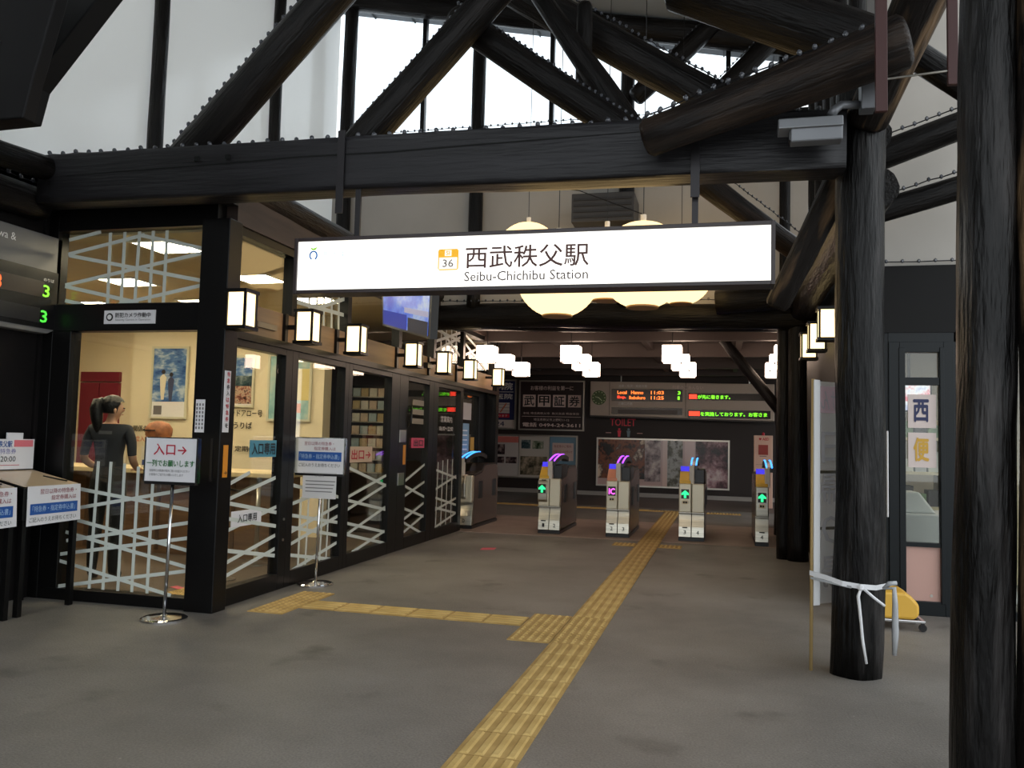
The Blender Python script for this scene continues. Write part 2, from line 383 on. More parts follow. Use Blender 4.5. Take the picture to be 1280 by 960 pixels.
# roof
def slope(x): return 6.72-0.205*x
roof = put('roof', MB().add([(-7.5,-3.2,slope(-7.5)),(2.6,-3.2,slope(2.6)),(2.6,11.6,slope(2.6)),(-7.5,11.6,slope(-7.5)),(-7.5,-3.2,slope(-7.5)+.15),(2.6,-3.2,slope(2.6)+.15),(2.6,11.6,slope(2.6)+.15),(-7.5,11.6,slope(-7.5)+.15)],
    [(3,2,1,0),(4,5,6,7),(0,1,5,4),(1,2,6,5),(2,3,7,6),(3,0,4,7)]), soffit_m)
tag(roof, 'grey boarded roof soffit seen through the high windows', 'roof', kind='structure')
for k in range(15):
    x = -7.2+0.65*k
    put('soffit_batten', MB().add([(x,10.9,slope(x)-.02),(x+.02,10.9,slope(x)-.02),(x+.02,11.6,slope(x)-.02),(x,11.6,slope(x)-.02),(x,10.9,slope(x)),(x+.02,10.9,slope(x)),(x+.02,11.6,slope(x)),(x,11.6,slope(x))],
        [(3,2,1,0),(4,5,6,7),(0,1,5,4),(1,2,6,5),(2,3,7,6),(3,0,4,7)]), M('batten', (110,116,122), 0.7), roof)
# vestibule roof slab
tag(put('vestibule_roof', B(-11.5, -3.95, 5.9, 13.9, 3.06, 3.3), M('roof_slab', (60,56,54), 0.8)), 'flat roof over the glazed ticket office', 'roof', kind='structure')
# left clerestory : frosted panels
frost = frosted('frosted_panel', (246,246,244), 0.72)
lw = thing('window_1', (-5.5, 5.7, 3.4), 'tall frosted white panels high along the side of the lobby', 'window', kind='structure')
ys = [-3.0, 0.0, 3.2, 5.05, 6.97, 9.16, 10.95]
for a, b in zip(ys[:-1], ys[1:]):
    put('pane', B(-5.52, -5.50, a, b, 3.35, 7.85), frost, lw)
# back clerestory glass
bw = thing('window_2', (-3, 10.95, 5.5), 'row of bright high windows above the beige wall', 'window', kind='structure')
xsn = [-5.45, -4.15, -3.3, -2.3, -1.27, -0.1, 0.75]
cg = glass('clear_glass', (245,248,250))
for a, b in zip(xsn[:-1], xsn[1:]):
    put('pane', MB().prism([(a, 5.55), (b, 5.55), (b, slope(b)-.1), (a, slope(a)-.1)], 'y', 10.94, 10.95), cg, bw)
for x in (-4.15, -2.3, 0.02):
    put('mullion', B(x-.03, x+.03, 10.86, 10.94, 5.55, slope(x)-.05), black_frame, bw)
put('sill', B(-5.45, 1.0, 10.76, 10.98, 5.47, 5.6), log_dark, bw)
# wall above the shop
tag(put('wall_shop_upper', B(1.3, 6.5, 7.8, 7.95, 2.95, 6.2), beige), 'beige plaster wall high above the shop door', 'wall', kind='structure')
tag(put('wall_shop_fascia', MB().box(1.1, 6.5, 7.76, 7.95, 2.38, 2.96), M('shop_fascia', (20,19,19), 0.6, spec=0.2)), 'charcoal fascia panel above the shop door', 'wall', kind='structure')

# ================================================================== LOG STRUCTURE
tb = log('tie_beam', (-5.28, 5.52, 3.345), (0.72, 5.52, 3.29), 0.24, 0.24, beam_hewn, 'long hewn horizontal beam that carries the station sign', 'beam', rough=0.05, seg=24, flat=(0.12, 0.19), kind='thing', seed=4)
for x in (-3.86, -3.6):
    m = MB().box(x, x+.035, 5.385, 5.42, 3.40, 3.435); o = put('mortise_hole', m, M('hole', (8,8,8), 0.9)); o.parent = tb; o.matrix_parent_inverse = (Matrix.Translation(tb.location) @ tb.rotation_quaternion.to_matrix().to_4x4()).inverted()
cps = [(-5.0,3.352),(-4.3,3.362),(-3.6,3.37),(-3.0,3.385),(-2.3,3.378),(-1.6,3.392),(-1.0,3.40),(-0.5,3.408)]
for (a, b), w_ in zip(zip(cps[:-1], cps[1:]), (.006,.008,.01,.012,.012,.010,.006)):
    o = put('drying_crack', MB().seg_strip(a, b, w_, 'y', 5.3965, 0.004), M('hole', (8,8,8), 0.9)); o.parent = tb
    o.matrix_parent_inverse = (Matrix.Translation(tb.location) @ tb.rotation_quaternion.to_matrix().to_4x4()).inverted()
log('log_column', (0.80, 5.62, 0), (0.83, 5.62, 3.9), 0.150, 0.145, log_grey, 'weathered log column with white tape tied round it', 'column', seg=26, rough=0.13, seed=11)
log('log_column', (0.99, 3.72, 0), (1.08, 3.72, 4.6), 0.115, 0.10, log_grey, 'slim log column nearest the viewer, its lit edge showing', 'column', seg=24, rough=0.13, seed=3)
log('log_column', (1.215, 3.66, 0), (1.27, 3.66, 4.6), 0.125, 0.12, log_bark, 'dark log column cut off by the picture edge', 'column', seg=24, seed=21)
log('log_column', (0.88, 10.85, 0), (0.88, 10.85, 3.3), 0.125, 0.11, log_dark, 'dark log column under the far lobby beam beside the lanterns', 'column', seed=8)
log('log_column', (0.72, 10.95, 0), (0.72, 10.95, 6.4), 0.08, 0.08, log_dark, 'thin dark log post rising beside the far column', 'column', seed=18)
cc = log('log_column', (0.96, 13.85, 0), (0.95, 13.85, 3.25), 0.19, 0.14, log_dark, 'flared dark log column just behind the ticket gates', 'column', seed=31)
log('log_brace', (0.84, 13.8, 1.95), (-0.12, 13.8, 3.2), 0.085, 0.08, log_dark, 'slanting log brace behind the gates, in front of the departure board', 'brace')
# far plate log above gates
log('log_beam', (-3.9, 10.82, 3.03), (1.1, 10.82, 2.98), 0.17, 0.16, log_dark, 'thick log beam over the entrance to the gate hall', 'beam', seed=5)
log('log_beam', (-0.1, 10.55, 3.12), (1.0, 10.4, 3.2), 0.15, 0.15, log_dark, 'short round log lying by the far beam end', 'beam', seed=6)
log('log_beam', (-3.9, 11.9, 3.10), (1.1, 11.9, 3.06), 0.13, 0.13, log_dark, 'second log beam just inside the gate hall', 'beam', seed=61)
# posts of the clerestory
for x, r, lb in ((-3.3, 0.095, 'round post standing in the high windows behind the crossing braces'), (-1.25, 0.10, 'round post standing in the high windows behind the lanterns'), (-5.25, 0.10, 'round corner post where frosted panels meet the high windows')):
    log('window_post', (x, 10.78, 3.1), (x, 10.78, slope(x)-.05), r, r*0.95, log_dark, lb, 'post')
for yy, lb in ((6.97, 'black post between the two broad frosted panels'), (9.16, 'black post between frosted panels near the corner'), (5.05, 'black post near the beam end of the frosted panels'), (3.2, 'black post of the frosted panels above the plank wall'), (0.0, 'black post of the frosted panels beside the viewer')):
    log('window_post', (-5.44, yy, 3.3), (-5.44, yy, 7.7), 0.075, 0.07, log_dark, lb, 'post')
log('log_beam', (-5.3, 10.74, slope(-5.3)-.16), (1.1, 10.74, slope(1.1)-.16), 0.16, 0.15, log_dark, 'dark sloping plate log along the top of the high windows', 'beam')
# right clerestory posts
for i, yy in enumerate((6.7, 7.9, 8.5, 9.2, 9.9)):
    log('window_post', (0.98, yy, 3.2), (0.98, yy, 6.4), 0.07, 0.07, log_dark, ('dark post close behind the security camera', 'second post behind the security camera', 'third post behind the security camera', 'fourth post behind the security camera', 'last post behind the security camera')[i], 'post')
log('log_beam', (0.92, 5.6, 3.02), (0.92, 10.85, 3.05), 0.13, 0.14, log_dark, 'log beam running back from the taped column', 'beam')
log('log_beam', (0.95, 5.8, 3.45), (0.95, 10.85, 3.5), 0.10, 0.10, log_dark, 'upper rail log running back above the square lanterns', 'beam')
# left plates
log('log_beam', (-5.22, 3.9, 3.33), (-5.22, 5.5, 3.45), 0.085, 0.10, log_dark, 'greyish log meeting the long beam end by the frosted panels', 'beam')
log('log_beam', (-5.42, 3.9, 3.20), (-5.42, 5.6, 3.20), 0.13, 0.13, log_dark, 'black log along the top of the plank wall', 'beam')
log('log_beam', (-3.88, 5.75, 3.42), (-3.88, 13.7, 3.32), 0.13, 0.13, log_brown, 'brown log along the roof edge of the ticket office', 'beam')
# truss logs (all rise from the long beam)
log('truss_log', (-4.20, 5.62, 3.40), (-2.70, 5.64, 4.93), 0.155, 0.15, log_dark, 'thick slanting log in front of the frosted panels', 'log', seed=41)
log('truss_log', (-2.72, 5.70, 3.50), (-1.40, 5.72, 4.88), 0.125, 0.12, log_dark, 'slanting log rising to the crossing near the picture top', 'log', seed=42)
log('truss_log', (-2.05, 5.95, 4.60), (-0.50, 5.95, 3.47), 0.115, 0.115, log_dark, 'slanting log descending to the long beam before the bright windows', 'log', seed=43)
log('truss_log', (-1.90, 6.6, 5.28), (0.50, 6.6, 3.67), 0.15, 0.14, log_dark, 'long straight log descending behind the forward leaning log', 'log', seed=44)
log('truss_log', (-1.45, 6.1, 4.87), (-0.60, 6.1, 3.57), 0.07, 0.10, log_dark, 'steep forked log next to the beam in front of the windows', 'log', seed=45)
log('truss_log', (-1.06, 6.2, 3.95), (-1.07, 6.2, 4.75), 0.062, 0.06, log_dark, 'short upright log linking two slanting logs', 'log', seed=46)
log('truss_log', (-1.15, 10.6, 5.80), (-0.15, 10.6, 6.72), 0.12, 0.12, log_dark, 'small distant slanting log before the dark plate', 'log', seed=47)
log('truss_log', (-0.36, 10.6, 5.52), (0.60, 10.6, 6.48), 0.12, 0.12, log_dark, 'lower small distant slanting log nearer the forward leaning log', 'log', seed=48)
log('truss_log', (-0.50, 5.20, 3.29), (0.98, 4.95, 3.68), 0.120, 0.155, log_brown, 'rounded log leaning forward from the beam towards the viewer', 'log', seed=49)
log('truss_log', (-0.40, 6.25, 4.85), (1.15, 6.15, 4.09), 0.20, 0.21, log_dark, 'thick log in the upper corner above the leaning log', 'log', seed=50)
log('truss_log', (0.84, 5.52, 3.40), (1.20, 4.80, 4.30), 0.13, 0.16, log_bark, 'bark covered log slanting up from the taped column', 'log', seed=51)
log('truss_log', (0.78, 6.0, 3.28), (0.36, 6.3, 2.38), 0.10, 0.085, log_bark, 'tan bark brace slanting down from the beam end behind the sign', 'log', seed=52)
log('truss_log', (-0.30, 9.6, 4.42), (0.86, 9.9, 3.55), 0.14, 0.13, log_brown, 'brown slanting log behind the top corner of the sign', 'log', seed=53)
log('truss_log', (0.95, 6.8, 3.55), (2.2, 6.8, 3.99), 0.105, 0.105, log_dark, 'upper of two rising rail logs over the shop', 'log', seed=54)
log('truss_log', (0.95, 6.8, 3.13), (2.2, 6.8, 3.49), 0.09, 0.09, log_dark, 'lower of two rising rail logs over the shop', 'log', seed=55)
log('truss_log', (1.15, 5.9, 4.05), (1.75, 5.9, 3.55), 0.09, 0.09, log_dark, 'short log slanting down above the rail logs over the shop', 'log', seed=56)
log('truss_log', (-5.3, 8.2, 3.9), (-4.0, 7.9, 3.42), 0.10, 0.10, log_brown, 'brown brace on the office roof behind the long beam', 'log', seed=57)

# string lights
string_light([(-5.2,5.43,3.535),(-2.6,5.43,3.51),(0.6,5.43,3.475)], 'wire of small lamps along the top of the long beam', 0.12, 0.017, True)
string_light([(-0.48,5.12,3.395),(0.80,4.90,3.745)], 'wire of small lamps along the log leaning forward', 0.085, 0.016, True)
string_light([(-4.29,5.56,3.50),(-2.79,5.58,5.03)], 'wire of small lamps up the thick log before the frosted panels', 0.085, 0.017)
string_light([(-2.795,5.64,3.575),(-1.475,5.66,4.955)], 'wire of small lamps up the log that rises to the crossing', 0.06, 0.011)
string_light([(-1.99,5.9,4.68),(-0.45,5.9,3.555)], 'wire of small lamps down the log before the bright windows', 0.055, 0.012)
string_light([(-1.83,6.52,5.385),(0.57,6.52,3.775)], 'wire of small lamps down the long straight log', 0.06, 0.013)
string_light([(-5.0,10.72,5.62),(0.9,10.72,5.62)], 'wire of small lamps on the sill of the high windows', 0.10, 0.014)
string_light([(-3.8,10.7,3.22),(1.0,10.7,3.17)], 'wire of small lamps on the log over the gate hall', 0.10, 0.014)
string_light([(-1.15,10.52,5.93),(-0.2,10.52,6.80)], 'wire of small lamps on the small distant log', 0.07, 0.012)
string_light([(-0.42,10.52,5.62),(0.5,10.52,6.54)], 'wire of small lamps on the lower small distant log', 0.07, 0.012)
string_light([(0.95,6.72,3.67),(2.2,6.72,4.11)], 'wire of small lamps on the upper rail log over the shop', 0.09, 0.014)
string_light([(0.95,6.72,3.23),(2.2,6.72,3.59)], 'wire of small lamps on the lower rail log over the shop', 0.09, 0.013)
string_light([(-0.22,9.5,4.56),(0.9,9.8,3.70)], 'wire of small lamps on the brown log behind the sign', 0.06, 0.012)
string_light([(-5.38,3.9,3.34),(-5.38,5.6,3.34)], 'wire of small lamps over the plank wall', 0.12, 0.016)
string_light([(1.35,7.74,2.98),(2.4,7.74,2.98)], 'wire of small lamps on the fascia above the shop door', 0.13, 0.014)
# bracket gusset in the near upper corner
gs = thing('roof_bracket', (-3.7, 3.5, 2.98), 'dark wooden bracket plates hanging in the upper corner', 'bracket')
put('front_plate', MB().prism([(-4.6,2.99),(-3.54,2.98),(-3.50,3.16),(-3.385,3.58),(-3.30,3.95),(-4.6,3.95)], 'y', 3.5, 3.58), M('bracket_wood', (12,11,12), 0.5, spec=0.15), gs, 0.008)
put('rear_plate', MB().prism([(-4.6,3.2),(-4.05,3.21),(-4.0,3.41),(-3.40,4.08),(-4.6,4.08)], 'y', 4.0, 4.15), M('bracket_wood_grey', (24,24,25), 0.5, spec=0.15), gs, 0.008)
put('bolt', MB().tube([(-3.72,3.49,3.40),(-3.72,3.5,3.40)], 0.012, 8), black_plastic, gs)

# ================================================================== GLAZED TICKET OFFICE
og = glass('office_glass', (238,240,236), 1.0)
def strips(segs, plane, d, parent, w):
    for k, (a, b, c, e) in enumerate(segs):
        put('tape_strip', MB().seg_strip((a, b), (c, e), w, plane, d - (0.0007*k if plane == 'y' else -0.0007*k), 0.0006), white_paint, parent)
FL = [(-4.91,1.12,-4.93,0.1),(-4.79,1.12,-4.8,0.1),(-4.66,1.11,-4.66,0.1),(-4.53,1.09,-4.53,0.1),(-4.39,1.07,-4.39,0.1),(-5.12,0.73,-4.0,0.94),(-5.14,0.9,-3.99,0.76),(-5.17,0.47,-3.98,0.68),(-5.19,0.66,-3.97,0.44),(-5.34,0.34,-3.98,0.56),(-5.18,0.54,-3.96,0.31),(-5.34,0.33,-4.17,0.1),(-5.3,0.09,-3.96,0.31)]
FT = [(-4.92,3.0,-4.91,2.4),(-4.78,3.0,-4.78,2.4),(-4.64,3.0,-4.65,2.4),(-4.51,3.0,-4.51,2.4),(-4.38,3.0,-4.38,2.4),(-5.32,2.95,-5.01,3.01),(-5.32,2.83,-4.59,2.97),(-5.31,2.82,-3.99,2.57),(-5.33,2.57,-4.0,2.81),(-5.33,2.56,-4.61,2.41),(-4.64,2.97,-4.0,2.83),(-4.8,2.4,-3.99,2.55),(-5.32,2.44,-5.13,2.4)]
S1 = [(5.92,0.57,6.8,0.73),(5.9,0.31,6.8,0.48),(5.91,0.21,6.8,0.36),(5.91,0.93,6.34,1.05),(5.92,0.82,6.76,0.99),(5.94,0.83,6.8,0.68),(5.91,0.71,6.8,0.56),(5.9,0.46,6.8,0.3)]
S2 = [(7.25,0.79,7.24,0.11),(7.4,0.78,7.38,0.11),(7.7,0.77,7.67,0.11),(7.83,0.77,7.81,0.12),(7.01,0.73,7.58,0.8),(7.02,0.47,8.05,0.66),(7.02,0.36,8.05,0.55),(7.02,0.11,8.05,0.28),(7.01,0.92,8.05,0.74),(7.03,0.64,8.05,0.48),(7.03,0.53,8.05,0.35),(7.02,0.28,8.05,0.1)]
S3 = [(8.23,0.72,9.3,0.92),(8.24,0.59,9.3,0.81),(8.24,0.33,9.3,0.55),(8.41,0.13,9.3,0.27),(8.21,1.05,9.3,0.8),(8.23,0.7,9.3,0.52),(8.23,0.46,9.3,0.26),(8.24,0.34,9.3,0.13)]
S4 = [(9.85,0.81,10.61,1.02),(9.85,0.63,10.62,0.79),(9.85,0.34,10.61,0.51),(9.85,0.18,10.63,0.35),(9.85,0.78,10.63,0.59),(9.85,0.5,10.63,0.33),(9.85,0.33,10.63,0.1)]
S5 = [(11.16,1.04,11.12,0.14),(11.36,1.06,11.34,0.14),(11.57,1.07,11.55,0.14),(11.79,1.07,11.78,0.15),(10.96,0.65,11.98,0.82),(10.98,0.37,12.0,0.49),(10.98,0.13,12.0,0.27),(10.96,0.57,12.0,0.39),(10.97,0.43,12.0,0.27),(10.95,0.95,11.98,0.79)]
ST1 = [(6.96,2.61,8.05,2.64),(7.07,2.49,8.05,2.81),(7.27,2.97,7.3,2.46),(7.42,2.97,7.45,2.46),(7.57,2.97,7.6,2.46),(7.74,2.97,7.77,2.46),(7.9,2.97,7.93,2.46)]
ST5 = [(10.95,2.71,12.05,2.97),(10.95,2.88,12.05,2.84),(10.95,2.58,12.05,2.9),(10.95,2.96,12.05,2.62),(11.18,2.97,11.17,2.5),(11.4,2.97,11.39,2.5),(11.63,2.97,11.63,2.5),(11.85,2.97,11.84,2.5)]
ST6 = [(12.33,2.97,13.57,2.73),(12.35,2.67,13.54,2.97),(12.36,2.52,13.55,2.89),(12.33,2.83,13.5,2.53)]
# front face, two panes
wf = thing('window_3', (-4.65, 5.8, 0), 'large front pane of the ticket office with white lattice strips', 'window', kind='structure')
fm = frame4(MB(), -5.5, -3.9, 0, 2.4, 0.1, 'y', 5.78, 5.9, tb=0.09, tt=0.22); fm.box(-5.4, -5.22, 5.78, 5.9, 0.09, 2.18)
put('frame', fm, black_frame, wf, 0.004)
put('glass', B(-5.24, -4.0, 5.82, 5.83, 0.08, 2.19), og, wf)
strips(FL, 'y', 5.812, wf, 0.028)
ft = thing('window_4', (-4.65, 5.8, 2.4), 'upper front pane of the ticket office with lattice strips', 'window', kind='structure')
put('frame', frame4(MB(), -5.5, -3.9, 2.4, 3.22, 0.1, 'y', 5.78, 5.9, tb=0.005, tt=0.2), black_frame, ft, 0.004)
put('glass', B(-5.4, -4.0, 5.82, 5.83, 2.4, 3.03), og, ft)
strips(FT, 'y', 5.812, ft, 0.03)
# corner post and its notices
tr = put('trim_1', B(-4.01, -3.76, 5.74, 5.92, 0, 3.06), black_frame, bevel=0.006); tag(tr, 'black corner post of the ticket office', 'post', kind='structure')
put('handle_slot', B(-3.835, -3.815, 5.732, 5.741, 1.0, 1.33), black_plastic, tr)
o = put('notice', B(-3.985, -3.905, 5.736, 5.741, 1.375, 1.63), paper, tr)
for k in range(3):
    for j in range(7): put('printed_line', B(-3.978+0.026*k, -3.966+0.026*k, 5.734, 5.737, 1.40+0.03*j, 1.42+0.03*j), ink_grey, o)
o = put('notice', B(-3.76, -3.755, 5.76, 5.84, 1.38, 1.86), paper, tr, label='white vertical notice with red and black characters')
cols = [ink_red, ink_red, ink_black, ink_black, ink_red, ink_red, ink_red, ink_red, ink_black]
for k, ch in enumerate('特急券入は特急券を'):
    text(ch, o, cols[k], (-3.752, 5.785, 1.815-0.05*k), 0.04, 0.036, (0,1,0), (0,0,1), 0.015)
o = put('notice', B(-3.76, -3.755, 5.79, 5.85, 1.03, 1.28), M('orange_notice', (222,142,40), 0.5), tr)
text('→', o, ink_black, (-3.752, 5.8, 1.05), 0.04, 0.03, (0,1,0), (0,0,1), 0.02)
# camera notice on the front rail
o = thing('notice_sticker', (-4.66, 5.775, 2.28), 'white camera notice on the rail above the front pane', 'sticker')
put('sheet', B(-4.90, -4.42, 5.77, 5.779, 2.235, 2.345), paper, o)
text('防犯カメラ作動中', o, ink_black, (-4.79, 5.767, 2.285), 0.33, 0.04, bold=0.005)
text('Security Camera in Operation', o, ink_grey, (-4.79, 5.767, 2.255), 0.33, 0.02)
put('emblem', MB().lathe([(0.03, 0), (0.03, 0.002)], seg=20).tube([(0,0,0)]*2, 0.0, 3) if False else MB().tube([(-4.845, 5.766, 2.29), (-4.845, 5.769, 2.29)], 0.032, 20), ink_black, o)
put('emblem', MB().tube([(-4.845, 5.764, 2.29), (-4.845, 5.767, 2.29)], 0.02, 20), ink_white, o)
# side wall units: (name, y0, y1, glass0, glass1, strips, label)
XS = -3.82
def side_unit(name, y0, y1, g0, g1, segs, label, x=XS):
    t = thing(name, (x, (y0+y1)/2, 0), label, 'door' if 'door' in name else 'window', kind='structure')
    m = MB()
    for (a, b, c, d) in ((y0, g0, 0, 2.14), (g1, y1, 0, 2.14), (g0, g1, 0, 0.14), (g0, g1, 2.08, 2.14)):
        m.box(x-0.1, x, a, b, c, d)
    put('frame', m, black_frame, t, 0.004)
    put('glass', B(x-0.05, x-0.04, g0-.01, g1+.01, 0.12, 2.1), og, t)
    strips(segs, 'x', x-0.036, t, 0.032)
    return t
d1 = side_unit('door_1', 5.92, 6.92, 5.93, 6.80, S1, 'glass entrance door next to the black corner post')
w5 = side_unit('window_5', 6.92, 8.12, 7.03, 8.03, S2, 'glass panel behind the small signboard stand')
w6 = side_unit('window_6', 8.12, 9.56, 8.21, 9.30, S3, 'glass panel beyond the small signboard, with crossing strips only')
d2 = side_unit('door_2', 9.56, 10.80, 9.84, 10.62, S4, 'glass exit door with a pink sticker')
w7 = side_unit('window_7', 10.80, 12.14, 10.99, 12.0, S5, 'glass panel with upright strips next to the first gate')
w8 = side_unit('window_8', 12.14, 13.95, 12.27, 13.55, [], 'last glass panel of the ticket office behind the first gate', x=-3.98)
# stickers
o = put('sticker', B(-3.857, -3.853, 6.32, 6.75, 1.175, 1.32), M('cyan_sticker', (84,150,170), 0.5), d1); text('入口専用', o, ink_black, (-3.850, 6.345, 1.195), 0.38, 0.105, (0,1,0), bold=0.02)
o = put('sticker', B(-3.857, -3.853, 6.09, 6.55, 0.61, 0.74), paper, d1, 0.05); text('入口専用', o, ink_black, (-3.850, 6.18, 0.64), 0.29, 0.07, (0,1,0), bold=0.012)
o = put('sticker', B(-3.857, -3.853, 10.10, 10.56, 1.24, 1.37), M('pink_sticker', (226,78,110), 0.5), d2); text('出口', o, ink_black, (-3.850, 10.16, 1.26), 0.34, 0.09, (0,1,0), bold=0.02)
o = put('sticker', B(-3.857, -3.853, 8.27, 8.86, 1.09, 1.26), M('cream_sticker', (206,178,150), 0.5), w6); text('出口→', o, ink_red, (-3.850, 8.31, 1.12), 0.5, 0.11, (0,1,0), bold=0.02)
put('lock_plate', B(-3.82, -3.81, 9.58, 9.78, 1.31, 1.46), steel, d2, 0.003); put('lock_plate', B(-3.82, -3.81, 9.56, 9.76, 0.79, 0.94), steel, d2, 0.003)
put('notice', B(-3.82, -3.815, 9.72, 9.80, 1.04, 1.28), M('orange_notice', (222,142,40), 0.5), d2)
put('pull_handle', MB().tube([(-3.80,9.86,1.50),(-3.78,9.86,1.58),(-3.78,9.86,1.72),(-3.80,9.90,1.76),(-3.80,9.93,1.70)], 0.014, 8), black_plastic, d2, smooth=True)
for zz in (0.62, 0.88): put('bolt', MB().tube([(-3.82,6.87,zz*0.7),(-3.812,6.87,zz*0.7)], 0.012, 8), steel, d1)
text('営業案内', w7, ink_white, (-3.85, 11.2, 1.60), 0.5, 0.09, (0,1,0)); text('06:00～22:00', w7, ink_white, (-3.85, 11.15, 1.48), 0.6, 0.06, (0,1,0))
for k in range(3): put('sticker', B(-3.857, -3.853, 10.1, 10.5, 1.55+0.12*k, 1.62+0.12*k), M('beige_sticker', (150,140,124), 0.6), d2)
o = put('sticker', B(-4.02, -4.016, 12.35, 13.1, 1.05, 1.62), M('blue_notice', (120,160,186), 0.5), w8)
for k in range(6): put('printed_line', B(-4.016, -4.013, 12.42, 13.0, 1.12+0.075*k, 1.14+0.075*k), ink_white, o)
o = put('sticker', B(-4.02, -4.016, 12.3, 13.2, 1.68, 1.95), M('white_notice', (190,188,186), 0.5), w8)
put('sticker', B(-4.02, -4.016, 13.2, 13.4, 1.1, 1.4), M('ochre_notice', (190,150,60), 0.5), w8)
# transom band, wooden panels + upper panes
wood_band = M('band_wood', (146,118,92), 0.55, col2=(120,96,76), nscale=2, stretch=(1,0.6,6))
tr2 = put('trim_2', B(-3.93, -3.80, 5.92, 13.95, 2.14, 2.2), black_frame); tag(tr2, 'black rail under the wooden lantern band', 'rail', kind='structure')
bandy = [5.92, 6.78, 7.0, 7.82, 8.05, 9.45, 9.7, 10.6, 10.8, 11.8, 12.0, 13.9]
tr3 = put('trim_3', B(-3.92, -3.86, 5.92, 13.95, 2.2, 2.46), wood_band); tag(tr3, 'pale wooden band that carries the row of square lanterns', 'band', kind='structure')
for k in range(6): put('divider', B(-3.86, -3.83, bandy[2*k+1]-.0, bandy[2*k+1]+.05, 2.2, 2.46), black_frame, tr3)
put('speaker_grille', B(-3.86, -3.83, 6.32, 6.64, 2.28, 2.33), M('grille', (110,96,84), 0.4), tr3, 0.003)
put('speaker_grille', B(-3.86, -3.80, 10.46, 10.66, 2.3, 2.37), black_plastic, tr3, 0.003)
ut = thing('window_9', (-3.85, 9.9, 2.46), 'row of upper panes above the lantern band of the ticket office', 'window', kind='structure')
ub = [5.94, 6.93, 8.1, 9.55, 10.82, 12.14, 13.93]
for a, b in zip(ub[:-1], ub[1:]): put('pane', B(-3.89, -3.88, a, b, 2.46, 3.0), og, ut)
for b in ub[1:]: put('mullion', B(-3.93, -3.83, b-.05, b+.04, 2.46, 3.0), black_frame, ut)
put('head_rail', B(-3.93, -3.82, 5.92, 13.95, 2.99, 3.1), black_frame, ut)
for sgs in (ST1, ST5, ST6): strips(sgs, 'x', -3.876, ut, 0.04)
tr4 = put('trim_4', B(-3.96, -3.80, 5.9, 13.95, 3.06, 3.36), M('header_wood', (84,68,60), 0.6, col2=(62,50,46), nscale=2, stretch=(1,0.5,5))); tag(tr4, 'brown header board above the upper panes', 'board', kind='structure')
tag(put('trim_5', B(-4.1, -3.80, 13.95, 14.12, 0, 3.25), black_frame), 'black end post of the ticket office wall', 'post', kind='structure')
tag(put('trim_6', B(-5.5, -3.80, 5.70, 5.9, 3.2, 3.42), M('lintel', (28,26,26), 0.6)), 'black lintel under the long beam above the office front', 'beam', kind='structure')

# interior of the ticket office
tag(put('wall_office_back', B(-11.5, -5.25, 10.5, 10.6, 0, 3.0), cream), 'cream wall behind the ticket counter', 'wall', kind='structure')
tag(put('wall_office_step', B(-8.28, -5.25, 10.38, 10.5, 0, 3.0), M('cream_wall_pale', (230,216,186), 0.8)), 'cream wall section carrying the framed posters', 'wall', kind='structure')
tag(put('wall_office_end', B(-11.6, -11.5, 5.9, 10.6, 0, 3.0), cream), 'cream end wall of the ticket office', 'wall', kind='structure')
tag(put('wall_office_front', B(-11.5, -5.5, 5.75, 5.9, 0, 3.3), black_wall), 'dark outer wall beside the office front', 'wall', kind='structure')
oc = put('ceiling_office', B(-11.5, -3.95, 5.9, 13.9, 3.0, 3.05), M('office_ceiling', (206,190,160), 0.8)); tag(oc, 'cream ceiling of the ticket office', 'ceiling', kind='structure')
tag(put('floor_office', B(-11.5, -3.95, 5.9, 13.9, 0.0, 0.006), M('office_floor', (92,80,70), 0.4)), 'brown floor inside the ticket office', 'floor', kind='structure')
fo = [o for o in COL.objects if o.name == 'floor_office'][0]
for xx, yy in ((-4.12, 6.12), (-4.42, 6.12), (-4.12, 6.42), (-4.42, 6.42)):
    o = bpy.data.objects.new('tactile_tile', dot_t); COL.objects.link(o); o.parent = fo; o.location = (xx, yy, 0.006)
o = put('floor_sticker', MB().prism([(-4.72,6.55),(-4.5,6.45),(-4.48,6.52),(-4.70,6.62)], 'z', 0.006, 0.009), M('pink_marker', (216,84,104), .6)); tag(o, 'pink floor marker inside the office behind the front pane', 'sticker')
tag(put('wall_office_inner', B(-9.0, -8.9, 10.6, 13.9, 0, 3.0), M('inner_dark', (70,60,56), 0.6)), 'dark inner partition seen through the far panels', 'wall', kind='structure')
tag(put('wall_office_far', B(-9.0, -4.0, 13.85, 13.95, 0, 3.0), M('inner_dark', (70,60,56), 0.6)), 'dark far wall inside the office beyond the exit door', 'wall', kind='structure')
panel_e = glow('ceiling_panel_glow', (255,236,202), 36.0)
ords = ['corner', 'second', 'third', 'fourth', 'fifth', 'sixth', 'seventh', 'eighth', 'ninth']
i = 0
for yy in (6.33, 7.8, 9.16):
    for xx in (-4.75, -6.34, -7.9):
        t = thing('ceiling_light', (xx, yy, 3.0), 'square office ceiling light, %s column from the glass side, %s row from the front pane' % ({-4.75:'first',-6.34:'second',-7.9:'third'}[xx], {6.33:'first',7.8:'second',9.16:'third'}[yy]), 'light', 'square ceiling lights in the ticket office')
        put('frame', frame4(MB(), -0.2, 0.2, -0.2, 0.2, 0.02, 'y', 0, 0.03) if False else MB().box(-.24,.24,-.24,-.21,-.012,0).box(-.24,.24,.21,.24,-.012,0).box(-.24,-.21,-.21,.21,-.012,0).box(.21,.24,-.21,.21,-.012,0), ink_white, t, local=True)
        put('diffuser', B(-.21,.21,-.21,.21,-.008,-.002), panel_e, t, local=True)
